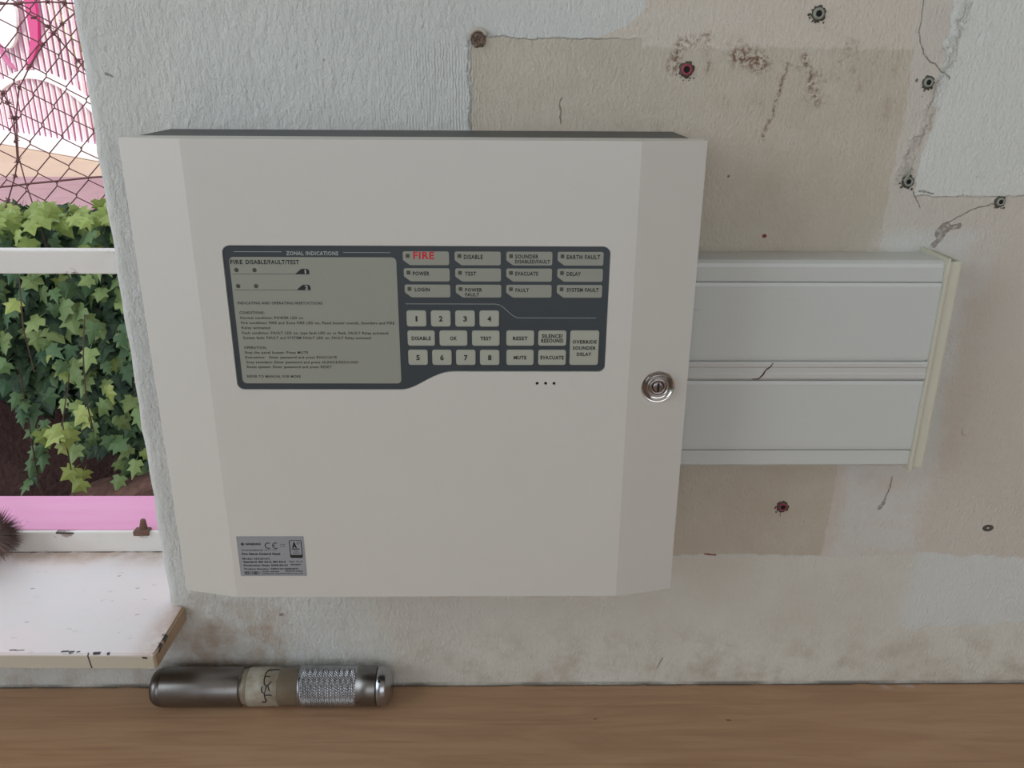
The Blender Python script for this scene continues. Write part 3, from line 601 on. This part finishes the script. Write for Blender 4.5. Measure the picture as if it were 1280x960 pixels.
bm = bmesh.new(); tube(bm, [(.2585, -.0418, -.1640), (.2570, -.0420, -.1668), (.2540, -.0411, -.1700), (.2520, -.0416, -.1735), (.2490, -.0414, -.1768), (.244, -.0409, -.1773)], [.0004, .0006, .0004, .0007, .0006, .0004], 5)
tpart('crack', bm, M['crack'])['label'] = 'brown crack across the centre rib'
bm = bmesh.new(); box(bm, .3756, .3776, -.0432, -.0003, -.2535, -.0845); 
cp = tpart('end_cap', bm, M['cream'])
cp.data.transform(Matrix.Identity(4)); cp['label'] = 'cream end cap'
child('cap_flange', BX(.3760, .3868, -.0420, -.0385, -.2515, -.0868, bev=.0012), M['cream'], cp)
child('cap_side', BX(.3848, .3868, -.0400, -.0003, -.2515, -.0868), M['cream'], cp)

# ================================================================== WALL PLUGS
def wall_plug(x, z, label, mat, r=.0036, tilt=0.0, seed=0):
    random.seed(seed); t = thing('wall_plug', label, 'wall plug', (x, 0, z), 'empty screw plugs left in the wall')
    A = Matrix.Rotation(PI / 2 + tilt, 4, 'X')
    bm = bmesh.new(); n = 26; ring1 = []; ring2 = []; 
    for k in range(n):
        a = 2 * PI * k / n; rr = r * (1.28 + random.uniform(-.15, .25)); ring1.append(bm.verts.new((rr * math.cos(a), -.00015, rr * math.sin(a)))); ring2.append(bm.verts.new((r * 1.05 * math.cos(a), -.0009 - random.uniform(0, .0006), r * 1.05 * math.sin(a))))
    for k in range(n): bm.faces.new((ring1[k], ring1[(k + 1) % n], ring2[(k + 1) % n], ring2[k]))
    bm.faces.new(ring2); 
    obj('broken_plaster_rim', bm, M['rubble'], t)
    bm = bmesh.new(); lathe(bm, [(.0006, r * .5), (.0016, r * .52), (.0022, r * .64), (.0021, r * .80), (.0012, r), (.0002, r)], A, 24); obj('plug_collar', bm, mat, t, smooth=True)
    bm = bmesh.new(); lathe(bm, [(.00165, 0), (.00165, r * .56), (.0012, r * .56)], A, 16); obj('screw_hole', bm, M['hole'], t)
    bm = bmesh.new()
    for k in range(7):
        a = random.uniform(PI * 1.0, PI * 1.8); d = r * random.uniform(1.2, 1.9); s = random.uniform(.0004, .0009)
        m = Matrix.Translation((d * math.cos(a), -.0002, d * math.sin(a))) @ Matrix.Rotation(random.uniform(0, 3), 4, 'Y'); bmesh.ops.create_icosphere(bm, subdivisions=1, radius=s, matrix=m @ Matrix.Diagonal((1.4, .5, 1, 1)))
    g = obj('crumbs', bm, M['rubble'], t); g['kind'] = 'stuff'
    return t
wall_plug(.2748, .0784, 'grey-green wall plug near the top edge, above the brown stains', M['plug_green'], .0040, seed=1)
wall_plug(.3596, .0339, 'grey-green wall plug left of the glossy white paint patch, upper one', M['plug_green'], .0034, seed=2)
p3 = wall_plug(.3572, -.0357, 'split grey-green wall plug above the trunking end with a crack beside it', M['plug_green'], .0035, seed=3)
wall_plug(.4293, -.0501, 'small round wall plug at the far right below the white paint patch', M['plug_green'], .0032, seed=4)
wall_plug(.1858, .0414, 'dark red wall plug under a ring of brown stain above the panel corner', M['plug_red'], .0042, seed=5)
wall_plug(.2960, -.3087, 'dark red wall plug below the trunking', M['plug_red'], .0040, seed=6)
bm = bmesh.new(); tube(bm, [(-.0035, -.0016, .0005), (-.0012, -.0030, .0060), (.0005, -.0010, .0105)], [.0011, .0009, .0003], 6); obj('torn_flap', bm, M['plug_green'], p3)
# painted-over stub and paint blister
t = thing('broken_fixing', 'crusted broken fixing stub at the corner of the white brushed paint', 'wall fixing', (.0386, 0, .0609))
bm = bmesh.new(); lathe(bm, [(.0, .0052), (.0018, .0048), (.0026, .0032), (.0018, .0022), (.0012, .0012), (.0016, 0)], Matrix.Translation((0, 0, -.0008)) @ Matrix.Rotation(PI / 2, 4, 'X'), 22)
for v in bm.verts: v.co += Vector((random.uniform(-.0005, .0005), random.uniform(-.0005, .0005), random.uniform(-.0005, .0005)))
obj('crumbled_core', bm, M['crust'], t)
bm = bmesh.new(); pts = [(.0062 * math.cos(a), -.0022, .0062 * math.sin(a) - .0004) for a in [math.radians(15 + 175 * i / 10) for i in range(11)]]; tube(bm, pts, [.0008] + [.0016] * 9 + [.0008], 7)
obj('paint_lip', bm, M['oldpaint'], t, smooth=True)
bm = bmesh.new(); lathe(bm, [(-.0005, .0052), (.0006, .0044), (.0013, .0030), (.0009, .0012), (.0010, 0)], Matrix.Translation((.4407, 0, -.2369)) @ Matrix.Rotation(PI / 2, 4, 'X') @ Matrix.Diagonal((.85, 1.25, 1, 1)), 20)
tag(obj('filled_screw_hole', bm, M['wall'], smooth=True), 'small raised filler dimple on bare wall right of the trunking', 'filler spot')
bm = bmesh.new(); lathe(bm, [(-.0004, .0042), (.0005, .0034), (.0002, .0016), (-.0002, 0)], Matrix.Translation((.478, 0, -.3302)) @ Matrix.Rotation(PI / 2, 4, 'X') @ Matrix.Diagonal((1.3, .9, 1, 1)), 14)
tag(obj('filled_screw_hole', bm, M['rubble']), 'flaking filler spot low on the right of the wall', 'filler spot')

# ================================================================== STEEL BATON ON THE DESK
BR = .0172; BY, BZ = -.0216, -.4955 + BR
bt = thing('steel_baton', 'knurled steel tube with handwritten paper tape lying on the desk', 'metal tube', (-.148, BY, -.4955))
Mx = Matrix.Translation((0, BY, BZ)) @ Matrix.Rotation(PI / 2, 4, 'Y')
def lx(name, prof, mat, n=72, smooth=True):
    bm = bmesh.new(); lathe(bm, prof, Mx, n); o = keep(obj(name, bm, mat, smooth=smooth), bt); return o
lx('end_cap', [(-.2548, 0), (-.2548, .0105), (-.2538, .0135), (-.2510, .0158), (-.2462, BR - .0002), (-.2455, BR - .0009), (-.2448, BR - .0009)], M['steel'])['label'] = 'domed left end'
lx('smooth_barrel', [(-.2450, BR - .0009), (-.2448, BR - .0002), (-.2440, BR), (-.1765, BR), (-.1755, BR - .0004), (-.1752, BR - .0018), (-.1735, BR - .0020)], M['steel'])
lx('barrel_core', [(-.1740, BR - .0020), (-.1735, BR - .0016), (-.1708, BR - .0012), (-.1700, BR - .0012), (-.1230, BR - .0012), (-.1230, BR - .002)], M['tape_clear'])['label'] = 'middle section under grubby tape'
lx('paper_tape', [(-.1690, BR - .0012), (-.1688, BR - .0004), (-.1420, BR - .0003), (-.1418, BR - .0012)], M['tape'])['label'] = 'dirty paper tape'
# knurled grip
bm = bmesh.new(); n = 96; ax = 92; xa, xb = -.1222, -.0730; rows_ = []
for j in range(ax + 1):
    x = xa + (xb - xa) * j / ax; rw = []
    for k in range(n):
        a = 2 * PI * k / n; kn = abs(math.sin(24 * a + x * 1300)) * abs(math.sin(24 * a - x * 1300)); e = min(1, j / 3, (ax - j) / 3)
        rw.append(bm.verts.new((x, BY + (BR - .0004 + .0008 * kn * e) * math.cos(a), BZ + (BR - .0004 + .0008 * kn * e) * math.sin(a))))
    rows_.append(rw)
for A, B in zip(rows_, rows_[1:]):
    for k in range(n): bm.faces.new((A[k], A[(k + 1) % n], B[(k + 1) % n], B[k]))
keep(obj('knurled_grip', bm, M['steel2']), bt)
lx('grip_collar', [(-.1245, BR - .0020), (-.1244, BR - .0006), (-.1236, BR + .0004), (-.1228, BR + .0004), (-.1220, BR - .0003)], M['steel2'])
lx('smooth_band', [(-.0731, BR - .0004), (-.0728, BR), (-.0562, BR), (-.0556, BR - .0004), (-.0554, BR - .0014)], M['steel'])
lx('screw_cap', [(-.0554, BR - .0014), (-.0548, BR - .0006), (-.0545, BR - .0002), (-.0475, BR - .0003), (-.0468, BR - .0010), (-.0430, BR - .0050), (-.0424, BR - .0062), (-.0424, 0)], M['steel2'])['label'] = 'bright screw cap'
vd = math.atan2(.04441664 - BZ, -(-.639 - BY))          # direction in which the writing faces: up and towards the chair side
def on_tube(px, py, off=.0004, r=BR - .0003):
    x = -.1696 + (px - 310) * (-.1236 + .1696) / 65.0; s_ = max(-.95, min(.95, (py - 858.5) / 23.5)); a = vd - math.asin(s_)
    return (x, BY - (r + off) * math.cos(a), BZ + (r + off) * math.sin(a))
bm = bmesh.new()
for st in ([(740, 205), (660, 207), (595, 215), (572, 250), (568, 330), (580, 385), (608, 408), (640, 385), (668, 352)], [(575, 292), (610, 288), (640, 292)], [(628, 400), (638, 430), (652, 468)], [(610, 410), (600, 450), (588, 498), (560, 480), (545, 450), (552, 412)],
           [(585, 500), (592, 540), (606, 580), (598, 600), (552, 598)], [(600, 518), (640, 514), (682, 518)]):
    tube(bm, [on_tube(280 + u / 10.667, 820 + v / 10.667) for u, v in st], .0005, 5)
keep(obj('handwriting', bm, M['pen']), bt)
bm = bmesh.new(); p = Vector(on_tube(475, 853, 0, BR)); x = -.0520; a = vd - math.asin(-5.0 / 23.5)
c = Vector((x, BY - (BR - .0006) * math.cos(a), BZ + (BR - .0006) * math.sin(a))); nrm = Vector((0, -math.cos(a), math.sin(a)))
lathe(bm, [(0, 0), (.0006, .0012), (.0007, .0012), (.00075, 0)], Matrix.Translation(c) @ nrm.to_track_quat('Z', 'Y').to_matrix().to_4x4(), 16)
keep(obj('pin_hole', bm, M['hole']), bt)

# ================================================================== ROUND BRUSH AT THE WINDOW
random.seed(3)
br = thing('round_brush', 'round bristle brush with a dark blue hub leaning on the window rail', 'brush', (-.4265, .07, -.4075))
bc = Vector((-.4265, .068, -.3765))
bm = bmesh.new(); lathe(bm, [(-.004, 0), (-.004, .0065), (.006, .0065), (.0085, .0052), (.0092, .003), (.0088, 0)], Matrix.Translation(bc) @ Matrix.Rotation(PI / 2, 4, 'X'), 24)
keep(obj('hub', bm, M['navy'], smooth=True), br)
bm = bmesh.new()
for i in range(2600):
    a = random.uniform(0, 2 * PI); y = random.uniform(-.010, .010); R0 = random.uniform(.024, .028)
    d = Vector((math.cos(a), random.uniform(-.22, .22), math.sin(a))); p0 = bc + Vector((0, y * .6, 0)) + d * .005; p1 = bc + Vector((0, y, 0)) + d * R0 * .6; p2 = bc + Vector((0, y * 1.2, 0)) + d * R0 + Vector((0, 0, -.001))
    if p2.z < -.4070: p2.z = -.4070
    s_ = Vector((-math.sin(a), 0, math.cos(a))) * .00014; mi = 1 if random.random() < .35 else 0
    v = [bm.verts.new(q) for q in (p0 - s_, p0 + s_, p1 + s_, p1 - s_, p2)]
    bm.faces.new(v[:4]).material_index = mi; bm.faces.new((v[3], v[2], v[4])).material_index = mi
q = keep(obj('bristles', bm, [M['bristle'], M['bristle_tip']]), br); q['kind'] = 'stuff'
bm = bmesh.new(); tube(bm, [bc + Vector((0, .004, 0)), bc + Vector((-.02, .045, .012)), bc + Vector((-.06, .10, .004))], .0022, 8); keep(obj('wire_handle', bm, M['steel'], smooth=True), br)

# ================================================================== OUTSIDE: ground, bank, ivy
GZ = -0.60
bm = bmesh.new(); box(bm, -14, 9, 1.62, 4.55, GZ - .3, GZ); struct(obj('trim_2', bm, M['paving']), 'mauve paving behind the wire fence')
bm = bmesh.new(); box(bm, -14, 9, 4.55, 40, GZ - .3, GZ - .002); struct(obj('trim_3', bm, M['sand']), 'pale sandy yard beyond the mauve paving')
bm = bmesh.new(); box(bm, -4, 3, .2, 1.7, -1.35, -1.18); struct(obj('trim_4', bm, M['soil']), 'narrow earth strip between building and bank')
# bank wall of red earth
bm = bmesh.new(); nx, nz_ = 60, 26; G = []
random.seed(11)
for i in range(nx + 1):
    col_ = []
    for j in range(nz_ + 1):
        x = -4 + 7 * i / nx; s = j / nz_; z = -1.25 + (.93) * s; y = 1.36 + .10 * s + .03 * math.sin(x * 5 + z * 7) + random.uniform(-.012, .012)
        col_.append(bm.verts.new((x, y, z)))
    col_.append(bm.verts.new((-4 + 7 * i / nx, 1.62, -.34 + random.uniform(-.02, .02)))); col_.append(bm.verts.new((-4 + 7 * i / nx, 2.1, GZ - .02))); G.append(col_)
for A, B in zip(G, G[1:]):
    for j in range(len(A) - 1): bm.faces.new((A[j], A[j + 1], B[j + 1], B[j]))
struct(obj('trim_5', bm, M['soil'], smooth=True), 'red earth bank behind the ivy')
def boulder(name, loc, sc, label, seed, rot=0):
    random.seed(seed); bm = bmesh.new(); bmesh.ops.create_icosphere(bm, subdivisions=4, radius=1)
    ph = [random.uniform(0, 6) for _ in range(6)]
    for v in bm.verts:
        c = v.co; k = 1 + .10 * math.sin(c.x * 4 + ph[0]) * math.sin(c.y * 3 + ph[1]) + .07 * math.sin(c.z * 6 + ph[2]) + random.uniform(-.015, .015)
        v.co = Vector([math.copysign(abs(q) ** .72, q) for q in c]) * k
    bm.transform(Matrix.Rotation(rot, 4, 'Y') @ Matrix.Diagonal((*sc, 1))); o = obj(name, bm, M['rock'], smooth=False); o.location = loc; tag(o, label, 'rock'); return o
boulder('rock', (-.76, 1.22, -.975), (.26, .10, .105), 'rough red-brown stone at the foot of the ivy', 21, -.34)

random.seed(5)
ivy = thing('ivy', 'green ivy hanging over the bank outside the window', 'ivy', (-.95, 1.3, -1.1))
def leaf_mesh(name, mats, k=0):
    L = [(0, .10), (.16, -.02), (.46, .12), (.30, .30), (.52, .52), (.26, .56), (.0, 1.0)]
    if k: L = [(0, .06), (.2, -.04), (.40, .22), (.22, .34), (.38, .62), (.16, .60), (.0, 1.05)]
    P = L + [(-x, y) for x, y in L[-2:0:-1]]
    bm = bmesh.new(); c = bm.verts.new((0, .38, .03)); v = [bm.verts.new((x, y, -.16 * abs(x) - .18 * max(0, y - .6) - .02)) for x, y in P]
    for i in range(len(v)): bm.faces.new((c, v[i], v[(i + 1) % len(v)]))
    s0 = [bm.verts.new(q) for q in ((-.012, .0, -.01), (.012, .0, -.01), (0, -.35, -.10))]; bm.faces.new((c, s0[0], s0[1])); bm.faces.new((s0[0], s0[2], s0[1]))
    me = bpy.data.meshes.new(name); bm.to_mesh(me); bm.free(); me.materials.append(mats); return me
LM = {m: [leaf_mesh('leaf', M[m], 0), leaf_mesh('leaf', M[m], 1)] for m in ('leaf_a', 'leaf_b', 'leaf_c')}
def zlow(x):
    if x < -1.00: return -.70 + .05 * math.sin(x * 31)
    if x < -.93: return -.70 - 1.9 * (x + 1.0)
    return -.865 + .04 * math.sin(x * 40)
def leaf_matrix(p, size):
    nrm = Vector((random.gauss(0, .42), -1.0, random.gauss(.55, .38))).normalized()
    tip = Vector((random.gauss(0, .55), -.15, -1)); tip = (tip - nrm * tip.dot(nrm)).normalized(); xx = tip.cross(nrm)
    m = Matrix((xx, tip, nrm)).transposed().to_4x4(); return Matrix.Translation(p) @ m @ Matrix.Diagonal((size, size * random.uniform(.85, 1.1), size, 1))
def spot(x, z): return Vector((x, 1.20 + .22 * ((z + .86) / .6 if z > -.86 else 0) * .45 + random.uniform(-.05, .05), z))
cnt = 0; cand = []
x = -1.14; sp = .030
while x < -.70:
    z = -.265
    while z > zlow(x) + .02: cand.append((x + random.uniform(-.014, .014), z + random.uniform(-.014, .014))); z -= sp
    x += sp
random.shuffle(cand); cand = cand[:270]
for cx_, cz_ in cand:
    top = cz_ > -.36; r = random.random(); hollow = cx_ < -.98 and cz_ < -.60
    mk = 'leaf_b' if (r < .38 or hollow) else ('leaf_c' if r > (.70 if top else .90) else 'leaf_a')  # hollow's shade put into dark leaves, the lit top into yellower ones
    o = bpy.data.objects.new('leaf', random.choice(LM[mk])); COL.objects.link(o); p = spot(cx_, cz_); p.y += .06 if hollow else 0
    o.parent = ivy; o.matrix_parent_inverse = Matrix.Translation(-ivy.location); o.matrix_basis = leaf_matrix(p, random.uniform(.036, .060))
# trailing strand with narrow leaves in the shade at lower left, and bright sprigs
for (sx, z0, z1, mk, sz) in ((-1.055, -.68, -.905, 'leaf_b', .042),):
    for i in range(14):
        z = z0 + (z1 - z0) * i / 13; o = bpy.data.objects.new('leaf', LM[mk][1]); COL.objects.link(o); o.parent = ivy; o.matrix_parent_inverse = Matrix.Translation(-ivy.location)
        o.matrix_basis = leaf_matrix(Vector((sx + random.uniform(-.035, .035), 1.22, z)), sz)
for (px_, pz_) in ((-.985, -.735), (-.96, -.728), (-.94, -.738), (-.912, -.735), (-.945, -.765), (-.90, -.835), (-.918, -.83), (-.905, -.86), (-.865, -.70), (-.87, -.68)):
    o = bpy.data.objects.new('leaf', LM['leaf_c'][0]); COL.objects.link(o); o.parent = ivy; o.matrix_parent_inverse = Matrix.Translation(-ivy.location)
    o.matrix_basis = leaf_matrix(Vector((px_, 1.13, pz_)), random.uniform(.04, .055))
bm = bmesh.new(); base = bmesh.new()
def add_leaf(bm, m, k, mi=0):
    vs = [bm.verts.new(m @ v.co) for v in k.vertices]
    for p in k.polygons: bm.faces.new([vs[i] for i in p.vertices]).material_index = mi
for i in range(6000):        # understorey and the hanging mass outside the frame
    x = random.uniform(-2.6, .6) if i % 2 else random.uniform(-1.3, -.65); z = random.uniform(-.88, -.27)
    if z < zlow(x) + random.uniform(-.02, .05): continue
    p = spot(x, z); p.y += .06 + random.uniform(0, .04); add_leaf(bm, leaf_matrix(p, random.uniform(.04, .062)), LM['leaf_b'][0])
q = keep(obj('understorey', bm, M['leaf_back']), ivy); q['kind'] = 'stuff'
bm = bmesh.new()
for i in range(900):
    x = random.choice((random.uniform(-2.6, -1.14), random.uniform(-.72, .6))); z = random.uniform(-.86, -.26)
    if z < zlow(x): continue
    add_leaf(bm, leaf_matrix(spot(x, z), random.uniform(.04, .062)), LM['leaf_a'][0])
for i in range(500):        # uneven crest, its skylight put into the lighter leaf colour
    x = random.uniform(-2.6, .6); add_leaf(bm, leaf_matrix(Vector((x, random.uniform(1.18, 1.31), -.262 + .035 * math.sin(x * 9) * .6 + random.uniform(-.03, .015) + (.03 if -.95 < x < -.8 else 0))), random.uniform(.03, .05)), LM['leaf_c'][0], 1)
q = keep(obj('foliage', bm, [M['leaf_a'], M['leaf_c']]), ivy); q['kind'] = 'stuff'
for pts in ([(-.862, 1.18, -.48), (-.856, 1.13, -.56), (-.862, 1.12, -.66), (-.858, 1.12, -.735)], [(-1.0, 1.2, -.40), (-.985, 1.15, -.5), (-.975, 1.14, -.60)], [(-1.06, 1.23, -.62), (-1.052, 1.21, -.75), (-1.06, 1.21, -.91)], [(-.92, 1.18, -.62), (-.93, 1.13, -.72), (-.925, 1.12, -.83)]):
    bm = bmesh.new(); tube(bm, pts, .0015, 5); keep(obj('stem', bm, M['vine']), ivy)

# ================================================================== CHAIN-LINK FENCE WITH BARBED WIRE
cf = thing('chain_link_fence', 'rusty chain-link fence with loose barbed wire behind the ivy', 'fence', (-1.0, 1.5, -.62))
FY = 1.35; A_ = Vector((.039, 0, -.026)); B_ = Vector((-.034, 0, -.039)); P0 = Vector((-1.035, FY, -.168)); AB = A_ + B_
def fpart(name, bm, mat, **k): return keep(obj(name, bm, mat, **k), cf)
start = P0 - AB * 12
for k in range(-22, 22):
    off = Vector((0, 0, 0)); 
    for j in range(abs(k)): off += (A_ if j % 2 == 0 else -B_) if k > 0 else (-A_ if j % 2 == 0 else B_)
    pts = []; nn = 19
    rnd = random.Random(k)
    for n_ in range(nn):
        a = start + off + AB * n_; b = a + B_; e = .0016
        pts += [a + Vector((rnd.uniform(-.002, .002), e, .003)), a + Vector((0, -e, -.003)), b + Vector((0, -e, .003)), b + Vector((rnd.uniform(-.002, .002), e, -.003))]
    bm = bmesh.new(); tube(bm, pts, .0014, 5); fpart('wire', bm, M['wire'])
bm = bmesh.new(); tube(bm, [(-2.6, FY - .004, -.36), (-1.06, FY - .004, -.2235), (-1.018, FY - .004, -.218), (-.951, FY - .004, -.2115), (-.871, FY - .004, -.203), (.4, FY - .004, -.12)], .0024, 6); fpart('line_wire', bm, M['wire'])
def barbed(pts, step=.045, seed=0):
    rnd = random.Random(seed); bm = bmesh.new(); V = [Vector((x, 1.30, z)) for x, z in pts]; tube(bm, V, .0017, 5)
    for i in range(1, len(V) - 1):
        c = V[i]
        for q in range(5):
            d = Vector((rnd.uniform(-1, 1), rnd.uniform(-1, 1), rnd.uniform(-1, 1))).normalized() * rnd.uniform(.007, .012); tube(bm, [c - d * .6, c + d], [.0014, .0006], 4)
        bmesh.ops.create_icosphere(bm, subdivisions=1, radius=.0042, matrix=Matrix.Translation(c))
    fpart('barbed_wire', bm, M['wire'])
barbed([(-1.10, .06), (-1.029, -.008), (-1.012, -.02), (-1.005, -.04), (-1.0, -.073), (-1.004, -.12), (-1.009, -.162), (-1.021, -.195), (-1.047, -.248), (-1.067, -.284), (-1.12, -.36)], seed=1)
barbed([(-1.15, .18), (-.95, .153), (-.917, .129), (-.892, .112), (-.882, .099), (-.873, .086), (-.84, .045), (-.78, -.06)], seed=2)
barbed([(-.80, .16), (-.861, .117), (-.908, .077), (-.945, .033), (-.976, -.011), (-.994, -.07), (-1.007, -.162)], seed=3)
bm = bmesh.new(); tube(bm, [(-1.007, 1.305, -.162), (-1.003, 1.305, -.213), (-.992, 1.305, -.287), (-.98, 1.305, -.38)], .0015, 5); fpart('tie_wire', bm, M['wire'])
barbed([(-1.05, .15), (-.94, .156), (-.883, .159), (-.85, .157), (-.7, .15)], seed=4)
for x in (-2.55, .38): bm = bmesh.new(); tube(bm, [(x, 1.40, GZ), (x, 1.40, .42)], .02, 10); fpart('post', bm, M['wire'])

# ================================================================== PINK AND WHITE ORNAMENTAL FENCE
of = thing('ornamental_fence', 'pink and white picket fence with a white arch across the yard', 'fence', (-4.1, 6.8, GZ))
of.rotation_euler = (0, 0, math.atan2(-.6841558, .7293359)); dz0 = -GZ          # local x along the fence, z above ground
def opart(name, bm, mat, **k): return obj(name, bm, mat, of, **k)
opart('base_kerb', BX(-3.0, 4.5, -.08, .10, 0, .10, bev=.01), M['pale_white'])
for i in range(-22, 38):
    x = .04 + i * .11
    opart('white_picket', BX(x, x + .022, -.03, -.01, .1, 1.9), M['pale_white'])
    opart('pink_picket', BX(x + .034, x + .092, .0, .015, .1, 1.9), M['pale_pink'])
for k in range(-1, 3):
    pts = [(.97 + 2.6 * k + s, -.045, dz0 - .035 - .13 * (s / .78) ** 2 - .02) for s in [(-1.25 + 2.5 * i / 20) for i in range(21)]]
    bm = bmesh.new(); n = len(pts); L = []
    for (x, y, z) in pts: L.append([bm.verts.new((x, yy, zz)) for yy, zz in ((y, z + .035), (y + .03, z + .035), (y + .03, z - .025), (y, z - .025))])
    for A, B in zip(L, L[1:]):
        for j in range(4): bm.faces.new((A[j], A[(j + 1) % 4], B[(j + 1) % 4], B[j]))
    bm.faces.new(L[0]); bm.faces.new(L[-1][::-1]); opart('arch_band', bm, M['pale_white'])
def disc(cx, cz, rx, rz, y, mat, name):
    bm = bmesh.new(); prism(bm, [(cx + rx * math.cos(2 * PI * i / 40), cz + rz * math.sin(2 * PI * i / 40)) for i in range(40)], y - .02, y); return opart(name, bm, mat)
disc(.72, dz0 + .43, .29, .30, -.06, M['pale_white'], 'oval_panel')
bm = bmesh.new(); prism(bm, [(1.12, dz0 + .66), (1.32, dz0 + .62), (1.31, dz0 + .30), (1.25, dz0 + .16), (1.10, dz0 + .06), (.92, dz0 - .02), (1.03, dz0 + .07), (1.12, dz0 + .20), (1.13, dz0 + .34)], -.055, -.035)
opart('curved_blade', bm, M['magenta'])['label'] = 'magenta curved blade ornament'
bm = bmesh.new(); prism(bm, [(.30, dz0 + .34), (.38, dz0 + .14), (.52, dz0 + .02), (.68, dz0 - .02), (.52, dz0 + .08), (.42, dz0 + .2)], -.05, -.03); opart('curved_blade', bm, M['pale_pink'])

# trees and shrubs beyond it
def shrub(name, loc, r, h, label, seed, group):
    random.seed(seed); t = thing(name, label, 'tree' if name == 'tree' else 'shrub', loc, group)
    bm = bmesh.new(); tube(bm, [(0, 0, 0), (.05, .02, h * .5), (0, 0, h * .8)], [.09, .07, .04], 8); obj('trunk', bm, M['vine'], t)
    bm = bmesh.new()
    for i in range(1500):
        d = Vector((random.gauss(0, 1), random.gauss(0, 1), random.gauss(0, 1))).normalized() * (random.uniform(.55, 1) ** .5); p = Vector((d.x * r, d.y * r, h * .62 + d.z * h * .42)); s = random.uniform(.05, .10)
        nrm = Vector((random.gauss(0, 1), random.gauss(0, 1), random.gauss(.5, 1))).normalized(); a = nrm.orthogonal().normalized() * s; b = nrm.cross(a)
        bm.faces.new([bm.verts.new(p + q) for q in (a, b, -a, -b)])
    q = obj('crown', bm, M['crown'], t); q['kind'] = 'stuff'
shrub('shrub', (-5.9, 10.4, GZ), 1.0, 1.5, 'yellow-green shrub seen through the pickets, left', 1, 'shrubs beyond the picket fence')
shrub('shrub', (-3.4, 9.0, GZ), .9, 1.3, 'yellow-green shrub seen through the pickets near the window edge', 2, 'shrubs beyond the picket fence')
shrub('tree', (-8.6, 13.5, GZ), 1.6, 3.0, 'tall pale tree far behind the picket fence', 3, 'trees beyond the picket fence')
